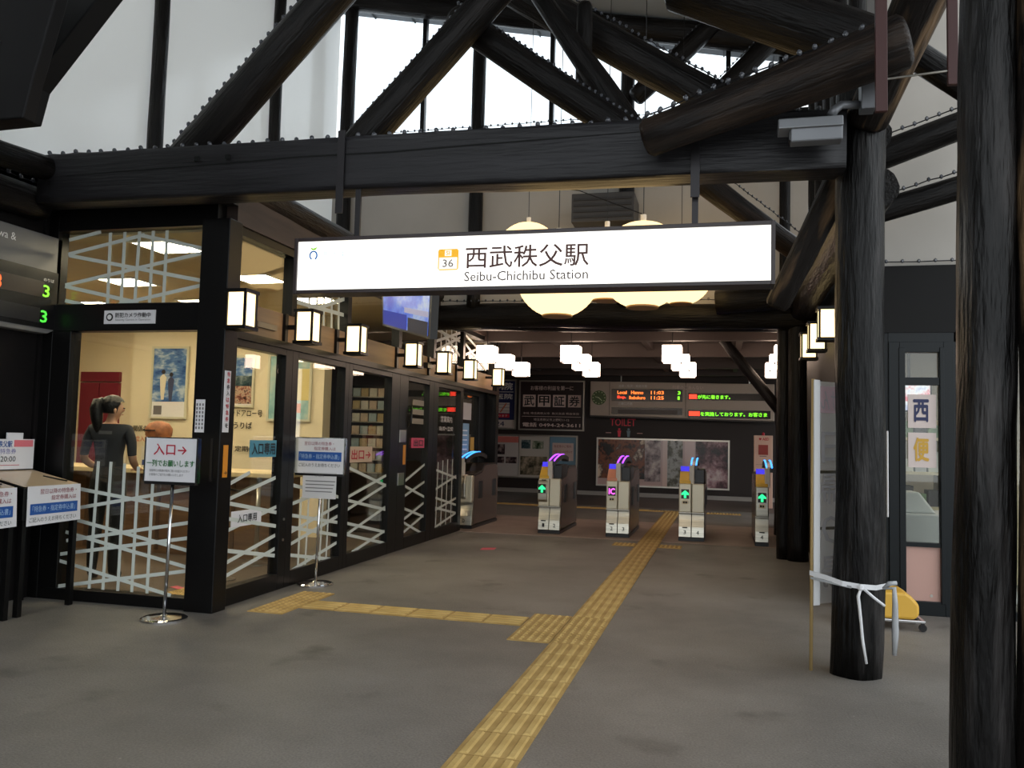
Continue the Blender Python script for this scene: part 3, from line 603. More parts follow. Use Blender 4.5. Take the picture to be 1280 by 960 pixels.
# counter
ct = thing('ticket_counter', (-7.4, 8.3, 0), 'long pale topped ticket counter with a brown front inside the office', 'counter')
put('front', B(-10.5, -4.7, 8.3, 8.8, 0.0, 0.90), M('counter_front', (134,102,74), 0.6, col2=(108,80,58), nscale=2, stretch=(0.5,1,8)), ct)
put('countertop', B(-10.6, -4.6, 8.1, 8.9, 0.90, 0.955), M('counter_top', (226,204,160), 0.35), ct, 0.01)
for k in range(6): put('front_batten', B(-10.0+0.95*k, -9.96+0.95*k, 8.285, 8.3, 0.05, 0.9), M('counter_batten', (92,68,50), 0.6), ct)
for k, (xx, w, h, cl) in enumerate(((-6.15, .42, .24, (206,120,90)), (-5.55, .4, .2, (230,226,216)), (-6.75, .36, .22, (226,222,214)))):
    o = thing('counter_notice', (xx, 8.2, 0.955), ('orange lettered notice standing on the counter', 'white notice on the counter seen through the entrance door', 'white notice on the counter by the woman')[k], 'notice')
    put('card', B(xx-w/2, xx+w/2, 8.19, 8.2, 0.957, 0.957+h), M('notice_card_%d' % k, (224,216,200), 0.5), o)
    put('colour_band', B(xx-w/2+.02, xx+w/2-.02, 8.185, 8.19, 0.99, 1.05), M('notice_band_%d' % k, (60,80,140) if k != 1 else cl, 0.5), o)
    text('お客さまへ', o, M('orange_ink', (206,100,60), .5), (xx-w/2+.04, 8.187, 0.957+h-.08), w-.08, 0.05)
# basket-like round object on the counter
o = thing('round_basket', (-6.34, 8.45, 0.955), 'round brown basket on a stand on the counter above the entrance sign', 'basket')
put('bowl', MB().lathe([(0.02,0.32),(0.10,0.325),(0.145,0.37),(0.15,0.45),(0.11,0.51),(0.03,0.535)], (-6.34,8.45,0.955), 20), M('basket_brown', (168,108,72), 0.6, col2=(130,80,52), nscale=14, bump=0.3), o, smooth=True)
put('stand', MB().tube([(-6.34,8.45,0.957),(-6.34,8.45,1.30)], 0.03, 10), M('basket_stand', (150,110,80), 0.5), o)
put('opening', B(-6.43, -6.27, 8.285, 8.30, 1.375, 1.388), ink_black, o)
# red door
o = thing('door_3', (-8.88, 10.48, 0), 'dark red double door in the cream office wall', 'door', kind='structure')
rd = M('red_door', (120,28,44), 0.5)
put('leaf', B(-9.21, -8.89, 10.44, 10.5, 0, 2.06), rd, o, 0.004); put('leaf', B(-8.87, -8.55, 10.44, 10.5, 0, 2.06), rd, o, 0.004)
put('head_panel', B(-9.21, -8.55, 10.44, 10.5, 2.08, 2.22), rd, o)
# office posters
def poster(name, label, x0, x1, z0, z1, y, pic, rim=M('poster_rim', (206,202,180), 0.4), group='framed posters in the ticket office'):
    o = thing(name, ((x0+x1)/2, y, z0), label, 'poster', group)
    put('rim', frame4(MB(), x0-.03, x1+.03, z0-.03, z1+.03, 0.03, 'y', y-.03, y), rim, o)
    put('backing', B(x0, x1, y-.012, y, z0, z1), paper, o)
    for k, (a, b, c, d, mt) in enumerate(pic):
        put('picture', B(x0+(x1-x0)*a, x0+(x1-x0)*b, y-.016-.0015*k, y-.012, z0+(z1-z0)*c, z0+(z1-z0)*d), mt, o)
    return o
skyp = photo('poster_sky', [(52,84,140),(92,128,178),(186,200,214)], 3.0, stretch=(1,1,2.2)); crowd_p = photo('poster_crowd', [(60,44,40),(150,96,84),(196,170,150),(90,60,64)], 14)
mount_p = photo('poster_mountain', [(34,50,60),(60,80,84),(140,150,150)], 6); dark_p = photo('poster_dark', [(24,20,22),(70,56,60),(150,130,124)], 5)
o = poster('poster', 'blue sky poster with two figures in pale coats behind the woman', -7.91, -7.37, 1.58, 2.55, 10.37, [(0,1,0.22,1,skyp),(0.06,0.3,0.03,0.16,ink_grey)])
def fig(o, x, z, h, coat, y):
    put('printed_figure', MB().prism([(x-.05*h,z),(x+.05*h,z),(x+.09*h,z+.45*h),(x+.12*h,z+.72*h),(x+.03*h,z+.82*h),(x-.03*h,z+.82*h),(x-.12*h,z+.72*h),(x-.1*h,z+.45*h)], 'y', y-.002, y), coat, o)
    put('printed_head', MB().tube([(x,y-.002,z+.9*h),(x,y,z+.9*h)], .075*h, 12), M('print_hair', (34,28,30), .6), o)
fig(o, -7.74, 1.82, 0.44, M('print_cream', (222,212,190), .6), 10.352); fig(o, -7.61, 1.80, 0.42, M('print_navy', (60,66,96), .6), 10.352)
poster('poster', 'mountain and crowd poster seen through the entrance door', -6.88, -6.32, 1.76, 2.42, 10.37, [(0,1,0.5,1,skyp),(0,1,0.38,0.62,mount_p),(0,1,0.03,0.4,crowd_p)])
poster('poster', 'pale blue poster with a yellow panel near the dark opening', -6.05, -5.45, 1.58, 2.44, 10.37, [(0,1,0.0,1,photo('poster_cyan',[(130,176,180),(160,196,196),(190,206,196)],3)),(0.25,1,0.3,0.8,M('poster_yellow',(220,200,130),.5)),(0.3,0.8,0.1,0.25,M('poster_orange',(220,130,70),.5))])
lt = thing('wall_lettering', (-6.5, 10.37, 1.3), 'black lettering on the cream wall under the mountain poster', 'lettering')
text('特急レッドアロー号', lt, ink_black, (-6.9, 10.36, 1.60), 0.75, 0.10, bold=0.015); text('特急券うりば', lt, ink_black, (-6.9, 10.36, 1.43), 0.6, 0.10, bold=0.015); text('定期券', lt, ink_black, (-6.55, 10.36, 1.12), 0.32, 0.08, bold=0.012)
lt = thing('wall_lettering', (-8.2, 10.37, 1.3), 'black notice lettering on the cream wall beside the woman', 'lettering')
text('関係者以外', lt, ink_black, (-8.2, 10.36, 1.36), 0.42, 0.09, bold=0.012); text('立入禁止', lt, M('orange_ink', (206,100,60), .5), (-8.15, 10.36, 1.22), 0.3, 0.08, bold=0.012)
o = thing('orange_notice_board', (-9.7, 10.5, 1.7), 'small orange notice beside the red door', 'notice'); put('sheet', B(-9.72, -9.45, 10.485, 10.5, 1.72, 2.15), M('orange_sheet', (226,150,70), .6), o)
# stanchions inside
for k, (xx, yy) in enumerate(((-4.55, 7.05), (-4.75, 8.0))):
    o = thing('queue_post', (xx, yy, 0.006), ('chrome queue post just inside the entrance door', 'second chrome queue post close to the counter')[k], 'queue post', 'queue posts inside the office')
    put('base', MB().lathe([(0.14,0.0),(0.14,0.012),(0.03,0.03)], (xx,yy,0.006), 20), steel, o, smooth=False)
    put('pole', MB().tube([(xx,yy,0.03),(xx,yy,0.86)], 0.025, 12), steel, o, smooth=True)
    put('cap', MB().lathe([(0.03,0),(0.03,0.04),(0.015,0.055)], (xx,yy,0.86), 12), black_plastic, o)
o = put('queue_belt', MB().tube([(-4.556,7.08,0.85),(-4.65,7.5,0.80),(-4.744,7.97,0.85)], 0.012, 6), black_plastic); tag(o, 'dark belt between the two chrome queue posts', 'belt')
o = thing('leaflet_rack', (-5.0, 11.2, 0), 'white leaflet rack deep inside the office behind the glass', 'rack')
put('frame', frame4(MB(), -5.25, -4.65, 0.0, 2.1, 0.03, 'y', 11.2, 11.3), black_frame, o)
for k in range(7):
    s = put('shelf', B(-5.22, -4.68, 11.18, 11.32, 0.85+0.18*k, 0.865+0.18*k), steel, o)
    for j in range(4): put('leaflet', B(-5.2+0.13*j, -5.09+0.13*j, 11.2, 11.22, 0.866+0.18*k, 0.985+0.18*k), M('leaflet_%d' % ((j*3+k) % 4), [(196,192,180),(170,150,110),(150,166,170),(190,170,150)][(j*3+k) % 4], .6), s)

# woman at the counter -------------------------------------------------
def person():
    t = thing('person', (-5.56, 6.72, 0.006), 'woman with a ponytail in dark clothes standing inside the office pane', 'person', rz=math.radians(16))
    HR = Matrix.Rotation(math.radians(-55), 3, 'Z')
    def hr(p): return tuple(HR @ Vector(p))
    J = {}; V = []; E = []; R = []
    def a(n, p, r, to=None):
        J[n] = len(V); V.append(p); R.append(r)
        if to: E.append((J[to], J[n]))
    a('pel',(0,0,.93),(.155,.115)); a('waist',(0,0,1.07),(.125,.092),'pel'); a('rib',(0,-.005,1.22),(.145,.10),'waist'); a('chest',(0,-.01,1.335),(.14,.09),'rib')
    a('neck0',(0,-.005,1.425),(.055,.055),'chest'); a('neck1',(0,.012,1.475),(.048,.05),'neck0'); a('jaw',(.0,.03,1.52),(.06,.07),'neck1'); a('head',(0,.025,1.575),(.072,.085),'jaw'); a('crown',(0,.015,1.635),(.06,.07),'head')
    a('nose',(0.0,.115,1.555),(.012,.012),'head')
    for s, n in ((1,'r'),(-1,'l')):
        a('sh'+n,(s*.165,-.01,1.375),(.058,.055),'chest'); a('ua'+n,(s*.205,-.02,1.26),(.05,.05),'sh'+n); a('el'+n,(s*.225,-.03,1.10),(.038,.038),'ua'+n)
        a('fa'+n,(s*.205,.09,1.04),(.035,.035),'el'+n); a('wr'+n,(s*.17,.21,1.01),(.024,.022),'fa'+n); a('pa'+n,(s*.155,.265,1.00),(.036,.018),'wr'+n)
        for f, (dx, ln) in enumerate(((-.028,.07),(-.01,.08),(.009,.077),(.027,.06))):
            a('f%d%s' % (f,n),(s*.155+dx,.265+.045,1.0),(.009,.009),'pa'+n); a('g%d%s' % (f,n),(s*.152+dx*1.1,.265+ln,.985),(.008,.008),'f%d%s' % (f,n))
        a('th'+n,(s*.155-s*.045,.255,.995),(.010,.010),'pa'+n); a('ti'+n,(s*.155-s*.065,.29,.985),(.008,.008),'th'+n)
        a('hip'+n,(s*.085,0,.87),(.095,.10),'pel'); a('kn'+n,(s*.095,.015,.49),(.062,.065),'hip'+n); a('ca'+n,(s*.095,-.015,.33),(.058,.062),'kn'+n); a('an'+n,(s*.095,-.025,.085),(.042,.045),'ca'+n); a('he'+n,(s*.098,-.02,.035),(.038,.035),'an'+n); a('to'+n,(s*.105,.13,.028),(.035,.022),'he'+n)
    for n in ('jaw', 'head', 'crown', 'nose'): V[J[n]] = hr(V[J[n]])
    me = bpy.data.meshes.new('body'); me.from_pydata(V, E, []); o = bpy.data.objects.new('body', me); COL.objects.link(o)
    o.modifiers.new('skin','SKIN'); 
    for i, d in enumerate(me.skin_vertices[0].data):
        d.radius = R[i]; d.use_root = (i == 0)
    sb = o.modifiers.new('sub','SUBSURF'); sb.levels = 2; sb.render_levels = 2
    bpy.context.view_layer.update(); dg = bpy.context.evaluated_depsgraph_get()
    nm = bpy.data.meshes.new_from_object(o.evaluated_get(dg)); bpy.data.objects.remove(o); nm.name = 'body'
    for mt in (M('skin', (206,160,132), .5), M('dark_shirt', (44,46,54), .8), M('dark_trousers', (26,26,30), .8), M('dark_shoes', (22,20,20), .4)):
        nm.materials.append(mt)
    for p in nm.polygons:
        c = p.center; p.use_smooth = True
        if c.z < .075: mi = 3
        elif c.z < .95 and c.y < .2: mi = 2
        elif c.z < 1.425 and (abs(c.x) < .17 or c.z > 1.14) and not (c.y > .12 and c.z < 1.1): mi = 1
        else: mi = 0
        p.material_index = mi
    b = bpy.data.objects.new('body', nm); COL.objects.link(b); b.parent = t
    hair = M('black_hair', (20,16,16), .38, bump=0.4, nscale=3, bscale=40)
    m = MB(); prof = []
    N1, N2 = 12, 22; vs = []; fs = []
    for i in range(N1+1):
        ph = math.pi*i/N1*0.78
        for k in range(N2):
            th = 2*math.pi*k/N2; r = math.sin(ph); x = r*math.cos(th)*.093; yv = r*math.sin(th)*.108; z = math.cos(ph)*.10
            if math.sin(th) > .3 and z < .02: z = max(z, .02+.02*math.sin(th)); yv *= .93     # hairline above the face
            vs.append(hr((x, yv+.005, 1.60+z)))
    for i in range(N1):
        for k in range(N2): fs.append((i*N2+k, i*N2+(k+1) % N2, (i+1)*N2+(k+1) % N2, (i+1)*N2+k))
    put('hair', MB().add(vs, fs), hair, t, smooth=True, local=True)
    put('ponytail', MB().tube([hr(p) for p in ((0,-.075,1.64),(-.0,-.125,1.625),(-.0,-.135,1.56),(-.0,-.125,1.47),(-.0,-.115,1.38),(0,-.11,1.33))], [.03,.05,.058,.052,.035,.008], 14), hair, t, smooth=True, local=True)
    put('hair_tie', MB().tube([hr((0,-.085,1.638)),hr((0,-.10,1.636))], .036, 12), black_plastic, t, local=True)
    for s in (1,-1):
        put('ear', MB().lathe([(.004,-.03),(.012,-.015),(.014,.01),(.005,.028)], hr((s*.08,.01,1.55)), 8), MATS['skin'], t, smooth=True, local=True)
        put('eye', MB().lathe([(.003,-.006),(.012,0),(.003,.006)], hr((s*.03,.098,1.575)), 8), ink_black, t, local=True)
    put('mouth', MB().tube([hr((-.02,.094,1.515)),hr((0,.10,1.516)),hr((.02,.094,1.515))], .004, 6), M('lips', (170,90,84), .5), t, local=True)
    put('collar_tag', MB().add([(-.06,-.108,1.36),(.06,-.108,1.36),(.06,-.113,1.33),(-.06,-.113,1.33)], [(0,1,2,3)]), M('shirt_print', (88,90,98), .7), t, local=True)
person()

# ================================================================== LIGHTS THAT HANG IN THE PLACE
shade_e = glow('lantern_paper_glow', (255,222,160), 2.6)
cube_e = glow('cube_paper_glow', (255,222,196), 8.5)
def wall_lantern(loc, label, side, group):
    """box lantern, black bars, bracket towards side (-1: wall at lower x)"""
    t = thing('wall_lantern', loc, label, 'lantern', group); a, h = 0.078, 0.30
    for nm, bx in (('paper_front', (-a+.012, a-.012, -a, -a+.006)), ('paper_rear', (-a+.012, a-.012, a-.006, a)), ('paper_side', (-a, -a+.006, -a+.012, a-.012)), ('paper_side', (a-.006, a, -a+.012, a-.012))):
        put('paper_pane', B(*bx, 0.02, h-.02), shade_e, t, local=True)
    for sx in (-1,1):
        for sy in (-1,1): put('bar', B(sx*a-.009, sx*a+.009, sy*a-.009, sy*a+.009, 0, h), black_frame, t, local=True)
    put('top_cap', B(-a-.018, a+.018, -a-.018, a+.018, h-.022, h+.006), black_frame, t, local=True); put('bottom_cap', B(-a-.018, a+.018, -a-.018, a+.018, -.006, .022), black_frame, t, local=True)
    put('bracket', B(-a-.16, -a, -.02, .02, h*.5-.02, h*.5+.02) if side < 0 else B(a, a+.12, -.02, .02, h*.5-.02, h*.5+.02), black_frame, t, local=True)
    return t
nth = ['first', 'second', 'third', 'fourth', 'fifth', 'sixth', 'seventh']
src = None
for k, yy in enumerate((5.76, 6.84, 7.87, 9.5, 10.65, 11.85, 13.45)):
    lb = '%s square paper lantern of the office row, counted from the black corner post' % nth[k]
    if src is None: src = wall_lantern((-3.64, yy, 2.18), lb, -1, 'square lanterns along the ticket office')
    else:
        c = copy_tree(src); c.location = (-3.64, yy, 2.18+0.012*k); c['label'] = lb
src = None
for k, (yy, zz) in enumerate(((8.15, 2.36), (9.1, 2.36), (9.95, 2.36))):
    lb = '%s square lantern on the dark wall behind the taped column, counted from the column' % nth[k]
    if src is None: src = wall_lantern((0.92, yy, zz), lb, 1, 'square lanterns behind the taped column')
    else:
        c = copy_tree(src); c.location = (0.92, yy, zz); c['label'] = lb
# cube pendants in the hall
def cube_pendant(loc, label):
    t = thing('cube_pendant', loc, label, 'lamp', 'white cube lamps over the gates'); a = 0.14
    put('shade', B(-a, a, -a, a, -0.125, 0.125), cube_e, t, 0.008, local=True)
    put('bottom_rim', MB().box(-a-.004,a+.004,-a-.004,-a+.012,-.135,-.123).box(-a-.004,a+.004,a-.012,a+.004,-.135,-.123).box(-a-.004,-a+.012,-a+.012,a-.012,-.135,-.123).box(a-.012,a+.004,-a+.012,a-.012,-.135,-.123), dark_metal, t, local=True)
    put('stem', MB().tube([(0,0,.125),(0,0,.5)], 0.008, 6), black_plastic, t, local=True)
    return t
src = None
cn = {-3.6:'beside the ticket office', -2.27:'over the first lane', -0.75:'over the tactile path', 0.84:'beside the flared column'}
for xx in (-3.6, -2.27, -0.75, 0.84):
    for k, yy in enumerate((12.6, 13.9, 15.3)):
        lb = '%s white cube lamp, %s of its file of three' % (cn[xx], ('front', 'middle', 'rear')[k]); lb = 'white cube lamp %s, %s of its file of three' % (cn[xx], ('front', 'middle', 'rear')[k])
        loc = (xx - 0.05*k*(xx < -1) - (0.06*k if -1 < xx < 0 else 0) + (0.12*k if xx == -0.75 else 0), yy, 2.70)
        if src is None: src = cube_pendant(loc, lb)
        else:
            c = copy_tree(src); c.location = loc; c['label'] = lb
# round paper lanterns in the lobby
pl = glow('round_paper_glow', (255,216,150), 1.9)
for (loc, lb) in (((-1.44,7.26,2.84), 'round paper lantern hanging lowest below the station sign'), ((-0.67,7.03,2.87), 'large round paper lantern showing above and below the sign'), ((-1.13,8.14,3.12), 'round paper lantern squeezed between the two large ones'), ((-0.51,10.17,3.41), 'round paper lantern peeping out furthest along below the sign'), ((-2.21,9.33,3.52), 'round paper lantern whose top alone rises above the lettering')):
    t = thing('paper_lantern', (loc[0], loc[1], loc[2]-0.36), lb, 'lantern', 'round paper lanterns in the lobby')
    prof = []; n = 40
    for i in range(n+1):
        ph = math.pi*(0.11+0.78*i/n); r = 0.37*math.sin(ph) + (0.0035 if i % 2 else 0); prof.append((r, -0.37*math.cos(ph)))
    put('shade', MB().lathe(prof, loc, 36), pl, t, smooth=True)
    put('ring', MB().lathe([(0.125,0),(0.135,0.0),(0.135,0.014),(0.125,0.014)], (loc[0],loc[1],loc[2]-0.365), 24), M('ring_wood', (160,120,70), .5), t)
    put('socket', MB().tube([(loc[0],loc[1],loc[2]+.345),(loc[0],loc[1],loc[2]+.43)], 0.025, 10), ink_white, t)
    put('wire', MB().tube([(loc[0],loc[1],loc[2]+.43),(loc[0],loc[1],slope(loc[0])-.1)], 0.004, 5), black_plastic, t)

# ================================================================== STATION SIGN
sg = thing('station_sign', (-1.34, 5.42, 2.38), 'long white lit station name sign hanging under the beam', 'sign')
sign_e = glow('sign_glow', (255,252,244), 1.5)
put('lit_panel', B(-2.95, 0.275, 5.355, 5.50, 2.395, 2.750), sign_e, sg)
put('border', frame4(MB(), -2.975, 0.30, 2.372, 2.772, 0.026, 'y', 5.34, 5.52), M('sign_border', (46,34,34), 0.4), sg, 0.003)
for xx in (-2.66, -0.19):
    put('hanger', B(xx-.028, xx+.028, 5.375, 5.385, 2.95, 3.55), dark_metal, sg); put('hanger', B(xx-.02+.12*(xx<-1), xx+.02+.12*(xx<-1), 5.43, 5.45, 2.77, 3.2), dark_metal, sg)
kanji = M('sign_kanji', (84,50,46), .6); roman = M('sign_roman', (98,88,88), .6)
text('西武秩父駅', sg, kanji, (-1.70, 5.352, 2.522), 0.84, 0.15, bold=0.008)
text('Seibu-Chichibu Station', sg, roman, (-1.705, 5.352, 2.435), 0.842, 0.066, bold=0.006)
ic = put('line_mark', MB().prism([(-1.885,2.515),(-1.76,2.515),(-1.75,2.525),(-1.75,2.65),(-1.76,2.66),(-1.885,2.66),(-1.895,2.65),(-1.895,2.525)], 'y', 5.350, 5.354), M('mark_orange', (250,184,40), .6, emit=(250,184,40), es=.35), sg)
put('mark_field', B(-1.887, -1.758, 5.3485, 5.3505, 2.522, 2.602), glow('mark_white', (255,250,240), 1.0), ic)
text('36', ic, roman, (-1.86, 5.3475, 2.536), 0.075, 0.052)
put('mark_badge', B(-1.847, -1.80, 5.3485, 5.3505, 2.612, 2.652), glow('mark_white', (255,250,240), 1.0), ic)
text('SI', ic, MATS['mark_orange'], (-1.838, 5.3475, 2.618), 0.028, 0.028, bold=.02)
lg = put('logo_ring', MB(), M('logo_blue', (50,130,210), .6), sg)
m = MB(); pts = []
for k in range(22):
    a = math.radians(-60+300*k/21); pts.append((-2.828+0.027*math.cos(a), 5.350, 2.645+0.03*math.sin(a)))
lg.data = (lambda me: (me.materials.append(MATS['logo_blue']), me)[1])(MB().tube(pts, 0.0055, 6).mesh('logo_ring', tuple(sg.location)))
put('logo_leaf', MB().prism([(-2.855,2.704),(-2.828,2.694),(-2.80,2.704),(-2.815,2.684),(-2.84,2.684)], 'y', 5.346, 5.353), M('logo_green', (140,206,60), .6, emit=(140,206,60), es=.5), sg)
text('西武鉄道', sg, M('logo_text', (120,150,180), .6, emit=(200,225,245), es=.7), (-2.765, 5.352, 2.622), 0.24, 0.05)

# hanging monitor by the lanterns
mo = thing('hanging_monitor', (-2.75, 6.95, 2.3), 'tilted flat screen with a blue picture hanging beside the lanterns', 'monitor')
p = [Vector(q) for q in ((-3.12,7.31,2.42),(-2.39,6.60,2.20),(-2.37,6.57,2.62),(-3.13,7.28,2.82))]
nrm = (p[1]-p[0]).cross(p[3]-p[0]).normalized()
def slab(q, t, n): return MB().add([v for v in q]+[v-n*t for v in q], [(0,1,2,3),(7,6,5,4),(0,4,5,1),(1,5,6,2),(2,6,7,3),(3,7,4,0)])
put('housing', slab(p, 0.07, nrm), black_plastic, mo)
c = sum(p, Vector())/4; q = [c+(v-c)*0.93+nrm*0.004+Vector((0,0,.006)) for v in p]
scr = put('screen', slab(q, 0.003, nrm), photo('screen_blue', [(60,80,190),(90,120,210),(150,170,206)], 3.0, 0.55), mo)
def sub(u0, u1, v0, v1):
    f = lambda u, v: (q[0]*(1-u)+q[1]*u)*(1-v)+(q[3]*(1-u)+q[2]*u)*v + nrm*0.004
    return [f(u0,v0), f(u1,v0), f(u1,v1), f(u0,v1)]
put('screen_image', slab(sub(0,.55,0,.35), .002, nrm), glow('screen_deep', (40,60,170), .6), scr); put('screen_image', slab(sub(.58,1,0,.3), .002, nrm), glow('screen_dark', (40,44,70), .4), scr)
put('screen_image', slab(sub(.5,1,.4,.52), .002, nrm), glow('screen_pale', (190,186,210), .6), scr)
put('mount', MB().tube([c-nrm*.06, c-nrm*.15+Vector((-.2,.1,.2)), Vector((-3.80,7.75,3.2))], 0.025, 8), black_plastic, mo)

# ================================================================== LEFT WALL: departure board, desks
db = thing('side_departure_board', (-5.4, 5.2, 2.14), 'grey departure board with green platform numbers on the plank wall', 'display board')
put('housing', MB().prism([(4.2,2.15),(5.72,2.15),(5.80,2.19),(5.82,2.25),(5.84,2.96),(4.2,2.96)], 'x', -5.5, -5.40), M('board_grey', (112,110,108), .5), db, 0.008)
scrm = M('board_black', (16,15,16), .25)
sc_ = put('screen', B(-5.402, -5.392, 4.25, 5.795, 2.19, 2.665), scrm, db)
brn = M('board_brown', (58,48,42), .3)
put('row', B(-5.392, -5.389, 4.3, 5.65, 2.44, 2.57), brn, sc_); put('row', B(-5.392, -5.389, 4.3, 5.62, 2.23, 2.35), M('board_row', (40,39,40), .3), sc_)
ledg = glow('led_green', (130,235,50), 1.6); ledo = glow('led_orange', (255,96,40), 1.8); ledr = glow('led_red', (255,50,40), 1.6); ledgg = glow('led_green2', (70,225,60), 1.5)
text('3', db, ledg, (-5.386, 5.635, 2.445), 0.07, 0.10, (0,1,0), bold=.012); text('3', db, ledgg, (-5.386, 5.625, 2.235), 0.07, 0.10, (0,1,0), bold=.012)
text('18', db, ledo, (-5.386, 5.10, 2.44), 0.13, 0.11, (0,1,0), bold=.01); text('のりば', db, ink_white, (-5.388, 5.64, 2.575), 0.11, 0.028, (0,1,0))
text('Tokorozawa &', db, ink_white, (-5.397, 4.85, 2.84), 0.5, 0.06, (0,1,0))
# writing desks (stand against the plank wall, fronts face the lobby)
def desk(y0, label, w=0.56):
    xf = -4.95; xb = -5.47; t = thing('writing_desk', (xf, y0, 0), label, 'desk', 'application form desks by the plank wall'); y1 = y0+w
    for lx in (xf-.025, xb+.03):
        for ly in (y0+.03, y1-.03): put('leg', B(lx-.02, lx+.02, ly-.02, ly+.02, 0, 0.72), black_frame, t)
    put('box', MB().prism([(xf,.70),(xf,.935),(xb,1.04),(xb,.70)], 'y', y0, y1), black_frame, t, 0.004)
    put('writing_top', MB().prism([(xf-.012,.942),(xb+.06,1.036),(xb+.06,1.042),(xf-.012,.948)], 'y', y0+.015, y1-.015), M('desk_top', (196,176,150), .12), t)
    put('pen', MB().tube([(xf-.25,y1-.12,1.0),(xf-.06,y1-.08,.968)], 0.006, 6), black_plastic, t)
    xs_ = xf+.012
    s_ = put('paper_sign', MB().add([(xs_,y0+.03,.655),(xs_,y1+.0,.665),(xs_-.006,y1-.01,.945),(xs_-.006,y0+.03,.945),(xs_-.004,y0+.03,.655),(xs_-.004,y1+.0,.665),(xs_-.01,y1-.01,.945),(xs_-.01,y0+.03,.945)], [(0,1,2,3),(7,6,5,4),(0,4,5,1),(1,5,6,2),(2,6,7,3),(3,7,4,0)]), paper, t)
    xt = xs_+.002; R_ = (0,1,0)
    text('翌日以降の特急券・', s_, ink_maroon, (xt, y0+.14, .885), .36, .038, R_); text('指定券購入は', s_, ink_maroon, (xt, y0+.25, .835), .25, .038, R_)
    put('blue_bar', B(xs_, xs_+.001, y0+.055, y1-.04, .735, .815), ink_blue, s_)
    text('「特急券・指定券申込書」', s_, M('pale_ink', (170,196,226), .5), (xt, y0+.075, .755), w-.14, .045, R_); text('ご記入のうえお待ちください', s_, ink_black, (xt, y0+.05, .68), w-.1, .036, R_)
    return t
desk(5.12, 'black writing desk with a whole paper sign next to the front pane')
desk(4.50, 'black writing desk cut off by the picture edge')
nb = thing('standing_notice', (-5.4, 5.3, 1.03), 'white ticket hours notice board standing at the back of the desks', 'notice')
put('board', B(-5.42, -5.40, 5.17, 5.66, 1.05, 1.285), paper, nb); put('foot', B(-5.46, -5.40, 5.2, 5.6, 1.042, 1.05), black_plastic, nb)
xt = -5.397; R_ = (0,1,0)
put('red_tab', B(-5.40, -5.398, 5.46, 5.645, 1.225, 1.278), M('pink_tab', (226,120,130), .5), nb)
text('西武秩父駅', nb, ink_blue, (xt, 5.22, 1.222), .22, .05, R_, bold=.01); text('前売り特急券', nb, M('lilac_ink', (110,110,170), .5), (xt, 5.18, 1.17), .30, .042, R_); text('10:00-20:00', nb, ink_black, (xt, 5.18, 1.11), .30, .042, R_); put('red_line', B(-5.40, -5.398, 5.2, 5.52, 1.08, 1.084), ink_red, nb)
o = put('paper_card', B(-5.44, -5.425, 5.42, 5.57, 1.05, 1.335), paper); tag(o, 'small white card standing above the ticket hours notice', 'card')

# sign stands ---------------------------------------------------------
def stand(x, y, label, z0, z1, w):
    t = thing('sign_stand', (x, y, 0), label, 'sign stand', 'chrome sign stands in front of the ticket office')
    put('base', MB().lathe([(0.165,0.0),(0.165,0.012),(0.15,0.02),(0.03,0.03),(0.02,0.035)], (x,y,0), 32), chrome, t, smooth=False)
    put('pole', MB().tube([(x,y,0.03),(x+.015,y,z0)], 0.0125, 12), chrome, t, smooth=True)
    bd = put('panel', B(x-w/2, x+w/2, y-.012, y+.012, z0, z1), paper, t)
    put('side_rail', B(x-w/2-.012, x-w/2, y-.02, y+.02, z0-.005, z1+.005), chrome, bd); put('side_rail', B(x+w/2, x+w/2+.012, y-.02, y+.02, z0-.005, z1+.005), chrome, bd)
    put('bottom_rail', B(x-w/2, x+w/2, y-.02, y+.02, z0-.022, z0), black_plastic, bd); put('top_rail', B(x-w/2, x+w/2, y-.014, y+.014, z1, z1+.008), chrome, bd)
    return t
t = stand(-3.97, 5.46, 'chrome stand with red entrance sign before the corner post', 1.005, 1.325, 0.43)
yy = 5.445
text('入口→', t, ink_red, (-4.12, yy, 1.20), 0.28, 0.085, bold=.012); text('一列でお願いします', t, ink_green, (-4.175, yy, 1.115), 0.405, 0.05, bold=.016)
for k in range(2): text(('混雑時には係員の指示に従いお並びください', 'お客様のご協力をお願いいたします')[k], t, ink_grey, (-4.15, yy, 1.075-.03*k), .34-.05*k, .02)
t = stand(-3.64, 7.18, 'chrome stand with small paper sheet hanging under its sign', 1.02, 1.345, 0.49)
yy = 7.165
text('翌日以降の特急券・', t, ink_maroon, (-3.80, yy, 1.28), .30, .035); text('指定券購入は', t, ink_maroon, (-3.70, yy, 1.235), .22, .033)
put('blue_bar', B(-3.855, -3.42, yy-.002, yy+.002, 1.135, 1.22), ink_blue, t); text('「特急券・指定券申込書」', t, MATS['pale_ink'], (-3.84, yy-.004, 1.155), .40, .045); text('ご記入のうえお待ちください', t, ink_black, (-3.85, yy, 1.08), .42, .035)
s = put('paper_sheet', B(-3.80, -3.46, yy-.004, yy-.001, 0.79, 1.03), M('sheet_film', (214,212,212), .2), t)
text('ご案内', s, ink_grey, (-3.67, yy-.006, .99), .08, .02)
for k in range(4): put('printed_line', B(-3.77, -3.50+.01*k, yy-.006, yy-.004, .85+.032*k, .858+.032*k), ink_grey, s)

